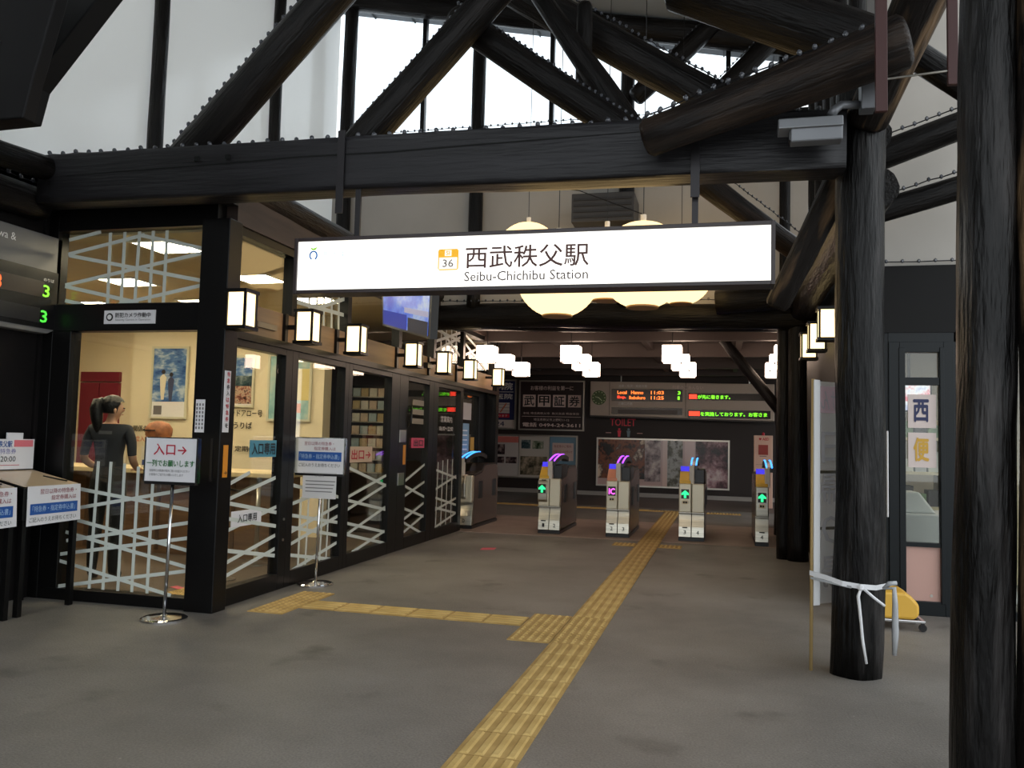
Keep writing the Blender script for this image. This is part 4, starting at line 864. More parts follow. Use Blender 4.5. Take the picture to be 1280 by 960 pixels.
# ================================================================== TICKET GATES
face = M('gate_face', (214,206,184), 0.35, metal=0.35); gdark = M('gate_dark', (38,34,34), 0.3); gside = M('gate_side', (92,78,72), 0.25, spec=0.6)
arrow_bg = M('arrow_black', (12,16,14), .3); arrow_e = glow('arrow_green', (40,240,130), 1.8); ic_e = glow('ic_magenta', (255,90,240), 1.8)
led_b = glow('gate_led_blue', (60,150,255), 2.2); led_p = glow('gate_led_purple', (165,70,255), 2.2); reader = M('ic_reader_yellow', (232,184,60), .4); scr_b = glow('gate_screen', (70,60,230), .9)
def arrow(t, x, y, z, s):
    put('arrow', MB().prism([(x-.3*s,z),(x+.3*s,z),(x+.3*s,z+.9*s),(x+.95*s,z+.75*s),(x+.95*s,z+1.2*s),(x,z+2*s),(x-.95*s,z+1.2*s),(x-.95*s,z+.75*s),(x-.3*s,z+.9*s)], 'y', y-.002, y), arrow_e, t)
def gate(x0, w, label, nums, led, kind, y0=12.3, reader_mat=reader):
    """gate cabinet: x0 its lower x edge, w its width, front at y0"""
    L = 1.5; x1 = x0+w; t = thing('ticket_gate', (x0+w/2, y0+L/2, 0), label, 'ticket gate', 'row of ticket gates')
    half = w > 0.25; xm = x0+w/2 if half else x1
    put('plinth', B(x0, x1, y0+.02, y0+L-.02, 0, 0.05), black_plastic, t)
    # long body with rounded rear end
    body = [(y0+.06,0.05),(y0+L-.02,0.05),(y0+L,0.5),(y0+L,0.78),(y0+L-.03,0.93),(y0+L-.12,0.985),(y0+.72,0.985),(y0+.55,0.87),(y0+.10,0.83),(y0+.10,0.4),(y0+.06,0.36)]
    put('body', MB().prism(body, 'x', x0+.012, x1-.012), gdark, t, 0.006)
    for xx in (x0, x1-.012):
        put('side_panel', MB().prism([(y0+.12,0.07),(y0+L-.04,0.07),(y0+L-.02,0.5),(y0+L-.02,0.78),(y0+L-.05,0.91),(y0+L-.13,0.96),(y0+.74,0.96),(y0+.57,0.85),(y0+.12,0.8)], 'x', xx, xx+.012), gside, t)
    # curved lower kick plate and upper fascia, one pair per lane
    lanes = [(x0, xm)] + ([(xm, x1)] if half else [])
    for k, (a, b) in enumerate(lanes):
        put('kick_plate', MB().prism([(y0+.0,0.06),(y0+.10,0.06),(y0+.10,0.40),(y0+.07,0.40),(y0+.045,0.30),(y0+.015,0.2)], 'x', a+.004, b-.004), brushed, t, 0.003)
        fz = put('fascia', B(a+.003, b-.003, y0-.01, y0+.10, 0.41, 0.815), face if kind != 'steel' else brushed, t, 0.012)
        put('fascia_lip', B(a, b, y0-.018, y0+.06, 0.395, 0.412), steel, t, 0.004)
        if nums[k]:
            text(nums[k], t, ink_black if half else M('num_black', (20,20,20), .5), (a+(b-a)*.40, y0-.002, 0.10), .035, .055, bold=.012)
    if half or kind == 'steel':
        a, b = lanes[0]; cx = (a+b)/2
        put('number_slot', B(cx-.035, cx+.035, y0-.004, y0+.03, 0.185, 0.20), black_plastic, t)
        pz = put('indicator', B(cx-.055, cx+.055, y0-.016, y0-.008, 0.60, 0.735), arrow_bg, t)
        if kind == 'ic': text('IC', pz, ic_e, (cx-.045, y0-.019, .62), .09, .09, bold=.03)
        else: arrow(pz, cx, y0-.017, 0.612, .054)
        zz = 0.525 if kind != 'top' else 0.76
        pl_ = put('ic_label', B(cx-.04, cx+.04, y0-.016, y0-.008, zz, zz+.05), M('label_cream', (216,200,164), .5), t); put('label_mark', B(cx-.028, cx-.004, y0-.019, y0-.015, zz+.012, zz+.038), ink_black, pl_); put('label_mark', B(cx+.004, cx+.028, y0-.019, y0-.015, zz+.012, zz+.038), ink_black, pl_)
        # sloping reader with screen behind it
        put('card_reader', MB().prism([(y0+.0,0.815),(y0+.2,0.815),(y0+.2,0.985),(y0+.15,0.985),(y0+.01,0.86)], 'x', a+.01, b-.012), reader_mat, t, 0.008)
        put('screen', MB().prism([(y0+.15,0.985),(y0+.24,0.985),(y0+.24,1.055),(y0+.2,1.055)], 'x', a+.015, b-.015), scr_b, t)
        if half:
            put('hood', B(xm, x1-.004, y0+.12, y0+.6, 0.82, 1.02), black_plastic, t, 0.01)
    # upright and lit arch
    px = xm if half else (x1-.02 if kind == 'steel' else x0+.06)
    put('upright', B(px-.035, px+.035, y0+.01, y0+.09, 0.81, 1.075), M('upright_white', (214,206,196), .35), t, 0.01)
    arc = [(px+.02, y0+.03+ 1.12*u, 1.045+.125*math.sin(math.pi*(.10+.70*u))) for u in [i/12 for i in range(13)]]
    m = MB()
    for (ax, ay, az), (bx, by, bz) in zip(arc[:-1], arc[1:]):
        m.add([(ax-.045,ay,az-.07),(ax+.055,ay,az-.07),(ax+.055,ay,az-.004),(ax-.045,ay,az-.004),(bx-.045,by,bz-.07),(bx+.055,by,bz-.07),(bx+.055,by,bz-.004),(bx-.045,by,bz-.004)], [(0,1,2,3),(7,6,5,4),(0,4,5,1),(1,5,6,2),(2,6,7,3),(3,7,4,0)])
    put('arch', m, gdark, t)
    for e0, e1 in ((-.042, -.022), (.030, .050)):
        m = MB()
        for (ax, ay, az), (bx, by, bz) in zip(arc[:8], arc[1:9]):
            m.add([(ax+e0,ay,az-.012),(ax+e1,ay,az-.012),(ax+e1,ay,az+.008),(ax+e0,ay,az+.008),(bx+e0,by,bz-.012),(bx+e1,by,bz-.012),(bx+e1,by,bz+.008),(bx+e0,by,bz+.008)], [(0,1,2,3),(7,6,5,4),(0,4,5,1),(1,5,6,2),(2,6,7,3),(3,7,4,0)])
        put('light_strip', m, led, t)
    # flap doors folded against the side, clear guard at the rear
    for yy in (y0+.35, y0+1.15): put('flap', B(x1-.004, x1+.012, yy, yy+.18, 0.45, 0.72), M('flap_dark', (30,28,28), .4), t, 0.004)
    return t
gate(-3.95, 0.24, 'end ticket gate marked D against the ticket office glass', ['D'], led_b, 'end', 12.36)
gate(-2.665, 0.33, 'ticket gate marked 1 and 2 with purple lit arch', ['1', '2'], led_p, 'top', reader_mat=reader)
gate(-1.655, 0.34, 'ticket gate showing a magenta IC panel, marked 2 and 3', ['2', '3'], led_p, 'ic', reader_mat=M('ic_reader_pink', (226,150,120), .4))
gate(-0.615, 0.36, 'ticket gate marked 3 and 4 beside the tactile path', ['3', '4'], led_b, 'arrow')
gate(0.43, 0.18, 'slim end ticket gate marked 4 beside the flared column', ['4'], led_b, 'steel', 12.12)
# bulging fascia of the first double gate and steel end cap of gate D
gts = [o for o in COL.objects if o.name.startswith('ticket_gate')]
gd = [o for o in gts if 'marked D' in o['label']][0]; g1 = [o for o in gts if 'marked 1' in o['label']][0]
put('end_cap', MB().prism([(12.30,0.47),(12.42,0.44),(12.55,0.46),(12.55,0.80),(12.40,0.83),(12.32,0.80),(12.28,0.70)], 'x', -3.97, -3.80), brushed, gd, 0.02)
put('bulge', MB().prism([(12.25,0.50),(12.31,0.45),(12.31,0.80),(12.27,0.78),(12.24,0.68)], 'x', -2.67, -2.525), brushed, g1, 0.015)
o = put('indicator', B(-2.655, -2.54, 12.228, 12.238, 0.60, 0.735), arrow_bg, g1); arrow(o, -2.597, 12.227, 0.612, .054)
o = put('floor_sticker', MB().prism([(-2.93,10.17),(-2.77,10.25),(-2.79,10.43),(-2.95,10.35)], 'z', 0.0, 0.003), M('pink_marker', (216,84,104), .6)); tag(o, 'small pink square sticker on the concourse floor', 'sticker')

# ================================================================== END WALL
al = M('aluminium', (200,196,188), .3, metal=.8)
bp = thing('long_poster', (-1.52, 21.74, 0.25), 'long framed scenic poster of dark and pale pictures with painted glare strips', 'poster')
put('frame', frame4(MB(), -3.19, 0.15, 0.25, 1.49, 0.04, 'y', 21.7, 21.8), al, bp); put('backing', B(-3.15, 0.11, 21.73, 21.8, 0.29, 1.45), M('poster_mauve', (196,166,158), .15), bp)
pz = [(-3.15,-1.95,.45,1.45,photo('festival_print',[(14,10,10),(44,28,24),(140,80,52),(86,60,52),(220,196,170)],1.6)), (-1.95,-1.55,.40,1.45,photo('pale_print',[(60,46,48),(150,130,130),(206,190,180)],3.5)), (-1.50,-1.38,.29,1.45,M('strip_glare',(216,186,174),.15)), (-1.38,-1.0,.29,1.45,photo('river_print',[(24,22,18),(80,76,54),(170,170,164),(40,30,24)],1.8)), (-0.95,-.70,.29,1.45,M('strip_glare2',(212,180,172),.15)), (-.68,.11,.29,1.45,photo('lantern_print',[(30,16,20),(84,48,54),(160,122,126),(206,186,182)],1.6))]  # the two plain pale strips are glare painted onto the poster
for a, b, c, d, mt in pz: put('picture_glare_strip', B(a, b, 21.722, 21.731, c, d), mt, bp)
lp = thing('information_board', (-4.9, 21.74, 0.35), 'framed board of three pale information sheets', 'notice board')
put('frame', frame4(MB(), -6.3, -3.69, 0.37, 1.52, 0.04, 'y', 21.7, 21.8), al, lp)
for k, (a, b) in enumerate(((-6.26,-5.28),(-5.26,-4.45),(-4.43,-3.73))):
    s = put('sheet', B(a, b, 21.735, 21.8, 0.41, 1.48), M('sheet_%d' % k, [(186,178,174),(190,182,172),(112,146,166)][k], .3), lp)
    if k == 0:
        put('picture', B(-5.95,-5.28,21.728,21.736,1.3,1.46), M('salmon',(196,110,100),.4), s); put('picture', B(-5.98,-5.65,21.728,21.736,.98,1.25), dark_p, s); put('picture', B(-5.98,-5.66,21.728,21.736,.75,.92), dark_p, s); put('picture', B(-5.62,-5.32,21.728,21.736,.75,.92), dark_p, s)
    if k == 1:
        put('picture', B(-5.2,-4.95,21.728,21.736,1.15,1.38), mount_p, s); put('picture', B(-4.9,-4.6,21.728,21.736,1.15,1.36), photo('green_print',[(40,60,40),(120,130,110),(190,186,170)],5), s); put('picture', B(-5.22,-4.5,21.728,21.736,.46,.95), photo('garden_print',[(36,40,34),(120,110,90),(180,160,140)],4), s)
    if k == 2:
        c = put('card', B(-4.36,-3.80,21.728,21.736,.86,1.32), M('card_rose',(206,180,170),.4), s)
        text('指定席のご案内', c, ink_maroon, (-4.32, 21.725, 1.2), .46, .07); text('お客さまへのお知らせ', c, ink_maroon, (-4.33, 21.725, 1.06), .5, .07); text('ご利用ください', c, ink_maroon, (-4.27, 21.725, .93), .36, .06)
bk = thing('company_sign', (-4.4, 21.74, 1.64), 'dark framed sign with four white character tiles', 'sign')
put('frame', frame4(MB(), -5.29, -3.53, 1.64, 2.96, 0.035, 'y', 21.68, 21.8), al, bk); put('board', B(-5.255, -3.565, 21.72, 21.8, 1.675, 2.925), M('sign_maroon', (40,24,26), .4), bk)
pk = M('sign_pink_white', (226,204,196), .5)
text('お客様の利益を第一に', bk, pk, (-4.98, 21.71, 2.70), 1.15, .12, bold=.01)
for k, ch in enumerate('武甲証券'):
    s = put('character_tile', B(-5.18+.405*k, -4.84+.405*k, 21.708, 21.721, 2.26, 2.58), pk, bk); text(ch, s, ink_black, (-5.15+.405*k, 21.704, 2.285), .28, .27, bold=.018)
text('本社 埼玉県秩父市  秩父支店 熊谷支店', bk, pk, (-5.17, 21.715, 2.06), 1.5, .06); put('rule', B(-5.2, -3.62, 21.715, 21.721, 2.0, 2.01), pk, bk)
text('埼玉県秩父市上野町11-12', bk, pk, (-4.88, 21.715, 1.89), .95, .07); text('電話 0494-24-3611', bk, pk, (-5.18, 21.715, 1.73), 1.55, .115, bold=.02)
bs = thing('clinic_sign', (-5.9, 21.74, 1.65), 'navy clinic sign half hidden behind the office end post', 'sign')
put('frame', frame4(MB(), -6.7, -5.37, 1.65, 2.98, 0.035, 'y', 21.7, 21.8), al, bs); put('board', B(-6.66, -5.41, 21.73, 21.8, 1.69, 2.94), M('sign_navy', (30,38,86), .4), bs)
text('秩父病院', bs, ink_white, (-6.45, 21.72, 2.70), .98, .2, bold=.02); put('rule', B(-6.6, -5.45, 21.725, 21.731, 2.64, 2.655), ink_white, bs); text('産科医院', bs, ink_white, (-6.45, 21.72, 2.45), .98, .15, bold=.015)
s = put('map', B(-6.4, -5.55, 21.722, 21.731, 2.08, 2.36), M('map_white', (206,196,190), .5), bs)
for k in range(3): put('street', B(-6.4, -5.55, 21.719, 21.723, 2.13+.09*k, 2.14+.09*k), ink_grey, s)
put('street', MB().prism([(-5.82,2.1),(-5.78,2.1),(-5.62,2.34),(-5.66,2.34)], 'y', 21.719, 21.723), M('orange_ink', (206,100,60), .5), s)
s = put('red_panel', B(-6.4, -5.55, 21.722, 21.731, 1.96, 2.06), ink_red, bs); text('駐車場有ります', s, ink_white, (-6.2, 21.718, 1.98), .6, .06)
s = put('number_panel', B(-6.66, -5.41, 21.722, 21.731, 1.69, 1.90), M('map_white', (206,196,190), .5), bs); text('22-5624', s, ink_navy, (-6.5, 21.718, 1.73), .82, .13, bold=.01)
# departure board
bd = thing('departure_board', (-1.1, 21.3, 2.0), 'wide grey departure board with a round clock above the long poster', 'display board')
gb = M('board_taupe', (186,168,152), .5)
put('housing', MB().prism([(-3.32,2.05),(1.19,1.98),(1.19,2.88),(-3.32,2.92)], 'y', 21.3, 21.5), gb, bd, 0.015); put('bottom_edge', MB().prism([(-3.32,2.02),(1.19,1.95),(1.19,1.98),(-3.32,2.05)], 'y', 21.28, 21.5), M('board_edge', (60,54,50), .4), bd)
for xx in (-2.83, -.93): put('seam', B(xx, xx+.012, 21.294, 21.3, 2.06, 2.9), M('board_edge', (60,54,50), .4), bd)
ck = put('clock_face', MB().tube([(-3.09,21.285,2.50),(-3.09,21.3,2.50)], .185, 28), M('clock_green', (70,92,44), .4), bd)
for k in range(12):
    a = math.radians(30*k); put('hour_mark', B(-3.09+.15*math.sin(a)-.012, -3.09+.15*math.sin(a)+.012, 21.278, 21.285, 2.5+.15*math.cos(a)-.012, 2.5+.15*math.cos(a)+.012), M('clock_mark', (206,214,170), .5), ck)
put('clock_hand', MB().prism([(-3.09,2.49),(-3.085,2.51),(-3.19,2.53),(-3.19,2.52)], 'y', 21.276, 21.28), MATS['clock_mark'], ck); put('clock_hand', MB().prism([(-3.1,2.49),(-3.08,2.5),(-3.0,2.42),(-3.01,2.41)], 'y', 21.276, 21.28), MATS['clock_mark'], ck)
blk = M('board_black', (16,15,16), .25)
for (a, b, c, d) in ((-2.77,-1.0,2.42,2.73),(-2.77,-1.0,2.09,2.26),(-.86,1.0,2.47,2.64),(-.86,1.1,2.03,2.23)): put('display', B(a, b, 21.29, 21.301, c, d), blk, bd)
put('display_strip', B(-2.60, -1.12, 21.286, 21.291, 2.10, 2.21), M('board_row2', (70,60,56), .4), bd)
text('池袋・所沢・飯能方面', bd, ink_white, (-2.6, 21.295, 2.77), .72, .07); text('三峰口方面', bd, ink_white, (-2.6, 21.295, 2.32), .36, .07); text('列車のごあんない', bd, pk, (-1.25, 21.29, 2.73), .75, .10)
ledR = glow('led_red_far', (255,60,40), 2.2); ledO = glow('led_orange_far', (255,120,50), 2.2); ledG = glow('led_green_far', (120,240,40), 2.0)
text('Local   Hanno', bd, ledO, (-2.62, 21.284, 2.60), .65, .085, bold=.015); text('11:03', bd, ledO, (-1.78, 21.284, 2.60), .32, .085, bold=.015); text('3', bd, ledG, (-1.12, 21.284, 2.60), .07, .085, bold=.02)
text('Exp.', bd, ledR, (-2.62, 21.284, 2.47), .22, .085, bold=.03); text('Ikebukuro', bd, ledO, (-2.32, 21.284, 2.47), .4, .085, bold=.015); text('11:25', bd, ledO, (-1.78, 21.284, 2.47), .32, .085, bold=.015); text('1', bd, ledG, (-1.12, 21.284, 2.47), .05, .085, bold=.03)
put('led_block', B(-.84, -.65, 21.284, 21.29, 2.50, 2.61), ledR, bd); text('が先に着きます。', bd, ledG, (-.63, 21.284, 2.50), .78, .10, bold=.015)
put('led_block', B(-.84, -.58, 21.284, 21.29, 2.08, 2.19), ledR, bd); text('を実施しております。お客さま', bd, ledG, (-.56, 21.284, 2.08), 1.58, .10, bold=.015)
put('drop_rod', MB().tube([(-2.55,21.4,2.9),(-2.55,21.4,3.26)], .02, 8), steel, bd); put('drop_rod', MB().tube([(.6,21.4,2.87),(.6,21.4,3.26)], .02, 8), steel, bd)
# toilet lettering
tl = thing('toilet_sign', (-2.5, 21.79, 1.72), 'red TOILET lettering with two small figures on the end wall', 'sign')
tr_ = M('toilet_red', (232,64,84), .5); tg_ = M('toilet_grey', (120,140,150), .5)
text('TOILET', tl, tr_, (-2.86, 21.79, 1.80), .66, .19, bold=.006)
for xx, mt in ((-2.62, tr_), (-2.38, tg_)):
    f = put('figure', MB().prism([(xx-.03,1.52),(xx+.03,1.52),(xx+.035,1.6),(xx+.05,1.68),(xx-.05,1.68),(xx-.035,1.6)], 'y', 21.788, 21.795), mt, tl); put('figure_head', MB().tube([(xx,21.788,1.715),(xx,21.795,1.715)], .03, 12), mt, f)
for a in (-2.97, -2.16): put('dash', B(a, a+.14, 21.788, 21.795, 1.61, 1.63), M('toilet_pink', (196,150,144), .5), tl)
# AED cabinet
ae = thing('defibrillator_stand', (0.86, 19.6, 0), 'tall pale defibrillator cabinet with a red window', 'cabinet')
put('panel', B(0.655, 1.06, 19.55, 19.7, 0, 1.61), M('aed_pale', (214,176,156), .5), ae, 0.01); put('window', B(0.755, .96, 19.54, 19.552, 1.18, 1.40), M('aed_red', (150,52,44), .3), ae); put('lamp', MB().lathe([(.03,0),(.03,.05),(.01,.07)], (.86,19.62,1.61), 10), ink_red, ae)
text('AED', ae, ink_red, (.84, 19.545, 1.50), .14, .06, bold=.02); put('heart', MB().prism([(.76,1.53),(.79,1.5),(.82,1.53),(.805,1.56),(.79,1.545),(.775,1.56)], 'y', 19.54, 19.551), ink_red, ae); put('slot', B(.70,.98,19.543,19.551,.96,.965), ink_grey, ae); put('stripe', B(.78,.93,19.543,19.551,1.14,1.155), ink_grey, ae)

# ================================================================== SHOP ON THE RIGHT
d4 = thing('door_4', (1.63, 7.8, 0), 'dark framed glass shop door with two white cards', 'door', kind='structure')
put('frame', frame4(MB(), 1.37, 1.885, 0, 2.30, 0.085, 'y', 7.76, 7.84, tb=.115, tt=.09), dark_teal, d4, 0.004)
put('leaf_edge', B(1.45, 1.50, 7.75, 7.83, .1, 2.25), dark_teal, d4, .004); put('leaf_edge', B(1.77, 1.805, 7.75, 7.83, .1, 2.25), dark_teal, d4, .004)
put('cross_rail', B(1.5, 1.77, 7.765, 7.83, 1.93, 1.995), dark_teal, d4); put('mid_rail', B(1.5, 1.77, 7.765, 7.83, .565, .60), dark_teal, d4)
put('glass', B(1.49, 1.78, 7.80, 7.81, .58, 2.22), og, d4); put('film_panel', B(1.49, 1.78, 7.795, 7.81, .11, .57), M('pink_film', (196,156,144), .25), d4)
put('lock', MB().tube([(1.70,7.79,.16),(1.70,7.796,.16)], .012, 10), steel, d4)
tag(put('wall_shop', MB().box(1.1, 1.37, 7.78, 7.95, 0, 2.38).box(1.885, 1.93, 7.77, 7.95, 0, 2.38).box(1.37, 1.93, 7.77, 7.95, 2.30, 2.38), dark_teal), 'dark panels framing the shop door', 'wall', kind='structure')
w10 = thing('window_10', (4.2, 7.85, 0), 'dark framed shop window behind the outer log columns', 'window', kind='structure')
put('frame', frame4(MB(), 1.93, 6.5, 0, 2.38, .07, 'y', 7.78, 7.88), dark_teal, w10); put('glass', B(2.0, 6.43, 7.82, 7.83, .07, 2.31), og, w10)
for k, (z0, z1, ch, mt) in enumerate(((1.565, 1.85, '西', ink_navy), (1.23, 1.525, '便', M('ochre_ink', (206,160,50), .5)))):
    o = thing('door_card', (1.635, 7.785, z0), ('white card with a navy character on the shop door', 'white card with an ochre character on the shop door')[k], 'card', 'cards on the shop door')
    put('card', B(1.525, 1.745, 7.785, 7.792, z0, z1), M('card_white', (214,198,192), .5), o); text(ch, o, mt, (1.565, 7.783, z0+.05), .125, z1-z0-.09, bold=.03)
# inside the shop
tag(put('wall_shop_back', B(1.25, 6.5, 11.5, 11.6, 0, 2.95), M('shop_back', (190,180,166), .7)), 'pale rear wall of the shop', 'wall', kind='structure')
tag(put('wall_shop_side', B(6.4, 6.5, 7.95, 11.5, 0, 2.95), M('shop_back', (190,180,166), .7)), 'pale side wall of the shop', 'wall', kind='structure')
tag(put('ceiling_shop', B(1.25, 6.5, 7.95, 11.5, 2.75, 2.95), M('shop_ceiling', (120,108,100), .8)), 'brown grey ceiling inside the shop', 'ceiling', kind='structure')
for k, (xx, yy) in enumerate(((1.95, 9.6), (2.9, 9.2), (4.3, 9.4))):
    t = thing('ceiling_light', (xx, yy, 2.75), ('small ceiling light inside the shop above the door glass', 'ceiling light in the middle of the shop', 'ceiling light deep in the shop')[k], 'light')
    put('rim', MB().lathe([(.12,-.012),(.12,0)], (xx,yy,2.75), 20), ink_white, t); put('diffuser', MB().lathe([(.10,-.02),(.10,-.012)], (xx,yy,2.75), 20), glow('shop_lamp', (255,244,226), 90), t)
o = thing('shop_screen', (2.05, 10.2, 1.9), 'bright small screen high inside the shop', 'screen'); put('housing', B(1.80, 2.25, 10.22, 10.27, 1.80, 2.12), black_plastic, o); put('drop_rod', MB().tube([(2.02,10.25,2.12),(2.02,10.25,2.76)], .015, 6), black_plastic, o); put('picture', B(1.82, 2.23, 10.21, 10.22, 1.82, 2.10), photo('shop_screen_print', [(190,60,90),(200,206,220),(150,160,200)], 4, .9), o)
for k in range(2):
    xx = 1.65+.75*k
    o = thing('display_shelf', (xx+.3, 9.6+.3*k, 0), ('goods shelf just behind the shop door glass', 'second goods shelf further inside the shop')[k], 'shelf')
    put('upright', B(xx, xx+.04, 9.6+.3*k, 10.0+.3*k, 0, 1.7), M('shelf_cream', (222,206,170), .5), o); put('upright', B(xx+.56, xx+.6, 9.6+.3*k, 10.0+.3*k, 0, 1.7), M('shelf_cream', (222,206,170), .5), o)
    for j in range(4):
        s = put('shelf_board', B(xx+.04, xx+.56, 9.6+.3*k, 10.0+.3*k, .4+.36*j, .43+.36*j), M('shelf_cream', (222,206,170), .5), o)
        for q_ in range(4): put('packet', B(xx+.06+.125*q_, xx+.165+.125*q_, 9.65+.3*k, 9.85+.3*k, .43+.36*j, .56+.36*j+.04*((q_+j) % 3)), M('packet_%d' % ((q_*2+j) % 4), [(232,230,222),(120,150,110),(200,200,206),(60,56,60)][(q_*2+j) % 4], .5), s)
o = thing('display_table', (1.8, 8.9, 0), 'white draped table inside the shop door', 'table'); put('cloth', MB().prism([(1.45,.0),(2.6,.0),(2.55,.78),(1.5,.78)], 'y', 8.6, 9.3), M('table_cloth', (214,214,218), .7), o, .02); put('stack', MB().prism([(1.6,.78),(1.95,.78),(1.8,.98),(1.66,.98)], 'y', 8.7, 9.0), M('white_bag', (226,226,228), .6), o, .02)

# banner stand, tape, trolley -----------------------------------------
bn = thing('banner_stand', (0.54, 5.61, 0), 'tall white fabric banner seen from behind beside the taped column', 'banner')
put('pole', MB().tube([(0.536,5.61,0.0),(0.548,5.61,1.81)], 0.011, 8), M('bamboo', (170,144,96), .5), bn, smooth=True)
fab = frosted('banner_fabric', (226,226,226), 0.6)
A, Bv = Vector((0.548,5.625,0)), Vector((0.985,6.02,0)); dn = (Bv-A).normalized()
def bq(u0, u1, z0, z1, off=0.0, t=0.002):
    n = Vector((dn.y, -dn.x, 0)); a, b = A+dn*u0+n*off, A+dn*u1+n*off
    return MB().add([(a.x,a.y,z0),(b.x,b.y,z0),(b.x,b.y,z1),(a.x,a.y,z1),(a.x-n.x*t,a.y-n.y*t,z0),(b.x-n.x*t,b.y-n.y*t,z0),(b.x-n.x*t,b.y-n.y*t,z1),(a.x-n.x*t,a.y-n.y*t,z1)], [(0,1,2,3),(7,6,5,4),(0,4,5,1),(1,5,6,2),(2,6,7,3),(3,7,4,0)])
put('fabric', bq(0, .50, .40, 1.80), fab, bn); put('sleeve', bq(-.02, .03, .40, 1.805, .03, .008), M('sleeve_white', (226,226,226), .6), bn); put('pink_field', bq(.04, .46, 1.60, 1.77, .003), M('banner_pink', (206,176,180), .6), bn)
for zz in (1.55, .86, 1.215): 
    if zz != 1.55: put('cross_bar', bq(.02, .48, zz, zz+.018, .005), M('bar_olive', (70,64,50), .5), bn)
text('せっけん', bn, M('banner_grey', (178,174,174), .6), tuple(A+dn*.06+Vector((dn.y,-dn.x,0))*.006+Vector((0,0,1.62))), .36, .12, tuple(dn), mirror=True)
for k, ch in enumerate('日帰り湯'): text(ch, bn, M('banner_grey', (178,174,174), .6), tuple(A+dn*.07+Vector((dn.y,-dn.x,0))*.006+Vector((0,0,1.28-.26*k))), .2, .2, tuple(dn), mirror=True, bold=.01)
put('edge_rod', MB().tube([(1.06,6.06,.93),(1.06,6.06,1.50)], .006, 6), ink_white, bn)
tp = thing('plastic_tape', (0.8, 5.45, 0.5), 'white plastic tape tied round the log column and banner', 'tape'); tpm = M('tape_white', (226,226,228), .3); clr = M('tape_clear', (170,172,174), .15)
def ribbon(pts, w, mt, name):
    m = MB()
    for (a, b) in zip(pts[:-1], pts[1:]):
        m.add([(a[0],a[1],a[2]-w/2),(b[0],b[1],b[2]-w/2),(b[0],b[1],b[2]+w/2),(a[0],a[1],a[2]+w/2),(a[0],a[1]+.003,a[2]-w/2),(b[0],b[1]+.003,b[2]-w/2),(b[0],b[1]+.003,b[2]+w/2),(a[0],a[1]+.003,a[2]+w/2)], [(0,1,2,3),(7,6,5,4),(0,4,5,1),(1,5,6,2),(2,6,7,3),(3,7,4,0)])
    return put(name, m, mt, tp)
ribbon([(.525,5.59,.60),(.62,5.52,.585),(.70,5.465,.565),(.80,5.448,.555),(.89,5.47,.55),(.965,5.55,.555)], .03, tpm, 'band'); ribbon([(.53,5.585,.57),(.64,5.505,.56),(.75,5.448,.548)], .015, clr, 'band')
put('knot', MB().lathe([(.005,-.02),(.018,-.008),(.018,.01),(.004,.02)], (.80,5.435,.55), 10), tpm, tp); put('tail', MB().tube([(.80,5.435,.545),(.785,5.43,.50),(.80,5.43,.35),(.808,5.43,.25),(.83,5.43,.11)], [.008,.01,.009,.009,.008], 6), tpm, tp, smooth=True)
put('tail', MB().tube([(.81,5.435,.55),(.87,5.42,.50),(.93,5.42,.455)], .009, 6), tpm, tp, smooth=True); put('tail', MB().tube([(.93,5.46,.55),(.985,5.44,.56),(.99,5.44,.47),(.99,5.44,.30),(.985,5.44,.17)], [.008,.014,.016,.02,.012], 6), clr, tp, smooth=True)
put('tail', MB().tube([(.93,5.47,.55),(.96,5.44,.585),(1.0,5.44,.59)], [.008,.016,.014], 6), clr, tp, smooth=True)
ty = thing('yellow_trolley', (1.28, 7.25, 0), 'yellow rounded box on a chrome caster frame behind the taped column', 'trolley'); yl = M('trolley_yellow', (226,176,66), .45)
put('box', MB().prism([(1.02,.085),(1.42,.085),(1.455,.12),(1.455,.20),(1.40,.26),(1.36,.285),(1.02,.285)], 'y', 7.05, 7.40), yl, ty, .02); put('frame', MB().box(1.02, 1.50, 7.06, 7.085, .06, .08).box(1.02, 1.50, 7.365, 7.39, .06, .08).box(1.47, 1.50, 7.085, 7.365, .06, .08), chrome, ty, .004)
for a, b in ((1.48,7.07),(1.48,7.37),(1.06,7.07),(1.06,7.37)):
    put('caster', MB().tube([(a,b-.012,.028),(a,b+.012,.028)], .028, 12), black_plastic, ty); put('caster_fork', B(a-.012,a+.012,b-.016,b+.016,.03,.062), dark_metal, ty)

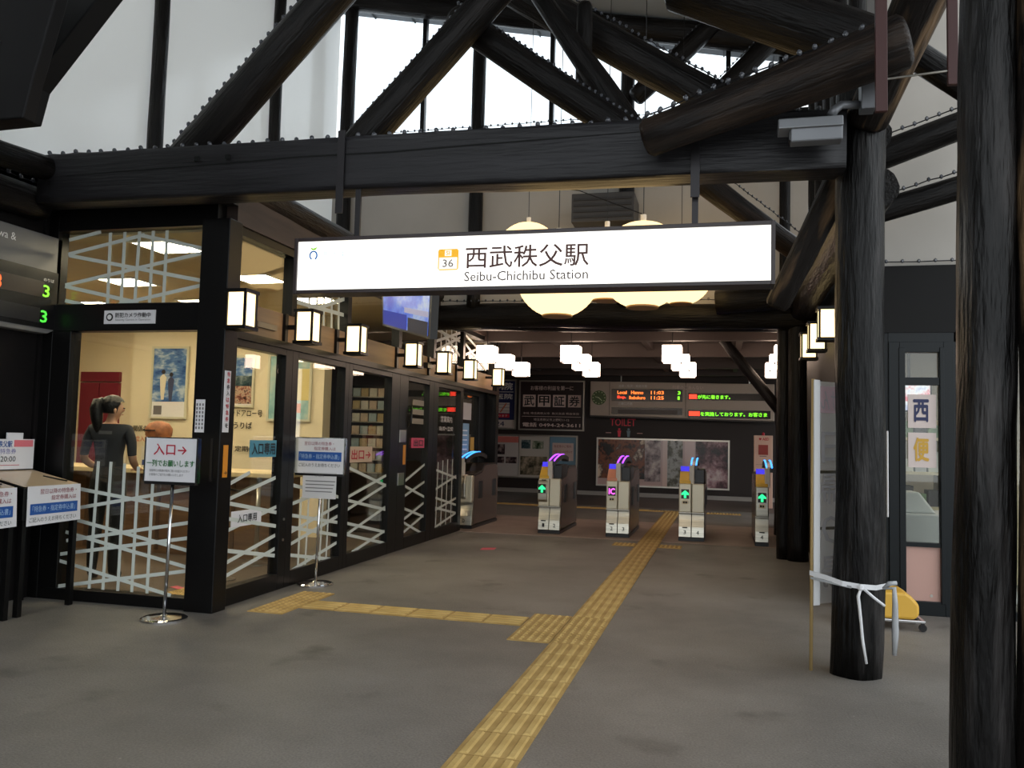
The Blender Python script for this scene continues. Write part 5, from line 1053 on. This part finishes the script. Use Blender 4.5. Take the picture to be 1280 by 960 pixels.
# security camera and plates on the beam end --------------------------
sc = thing('security_camera', (0.5, 5.2, 3.2), 'grey weatherproof security camera on a bracket at the beam end', 'camera'); cg_ = M('camera_grey', (120,122,126), .4, metal=.3)
put('housing', MB().prism([(5.10,3.175),(5.20,3.175),(5.21,3.27),(5.15,3.29),(5.09,3.27)], 'x', .37, .66), cg_, sc, .008); put('sun_hood', MB().prism([(5.07,3.25),(5.23,3.25),(5.22,3.31),(5.15,3.33),(5.08,3.31)], 'x', .30, .66), M('hood_grey', (140,142,146), .4, metal=.3), sc, .006)
put('lens_window', B(.362, .372, 5.11, 5.19, 3.19, 3.26), black_plastic, sc); put('arm', MB().tube([(.60,5.15,3.335),(.62,5.15,3.37),(.66,5.17,3.405),(.76,5.2,3.41)], [.028,.026,.024,.024], 12), cg_, sc, smooth=True)
put('junction_box', B(.765, .845, 5.13, 5.24, 3.36, 3.56), cg_, sc, .006); put('cable_gland', MB().tube([(.80,5.18,3.56),(.80,5.18,3.64),(.83,5.2,3.66)], .012, 8), black_plastic, sc)
hp = put('steel_plate', B(.775, .835, 4.72, 4.75, 3.18, 4.0), M('plate_oxide', (70,38,36), .5), bevel=.003); tag(hp, 'dark red steel plate beside the security camera', 'plate')
hp = put('steel_plate', B(1.13, 1.18, 4.72, 4.75, 3.30, 4.0), M('plate_oxide', (70,38,36), .5), bevel=.003); tag(hp, 'dark red steel plate by the slim near column', 'plate')
o = put('tie_rod', MB().tube([(.83,4.735,3.36),(1.135,4.735,3.38)], .006, 6), steel); tag(o, 'thin steel rod between the two dark red plates', 'rod')
bx = thing('ceiling_unit', (-1.5, 10.4, 4.1), 'dark slatted unit hung on the beige wall above the sign', 'unit'); put('body', MB().prism([(-1.89,4.13),(-1.1,4.13),(-1.1,4.5),(-1.89,4.5)], 'y', 10.3, 10.89), M('unit_dark', (64,62,62), .5), bx, .01)
for k in range(4): put('slat', B(-1.86, -1.13, 10.285, 10.3, 4.18+.075*k, 4.21+.075*k), M('unit_slat', (44,42,42), .5), bx)
wr = put('overhead_wire', MB().tube([(-3.0,9.0,4.35),(-2.2,9.0,4.25),(-1.6,9.2,4.2),(-.9,9.6,4.0)], .006, 5), black_plastic); tag(wr, 'thin wire strung under the roof above the sign', 'wire')
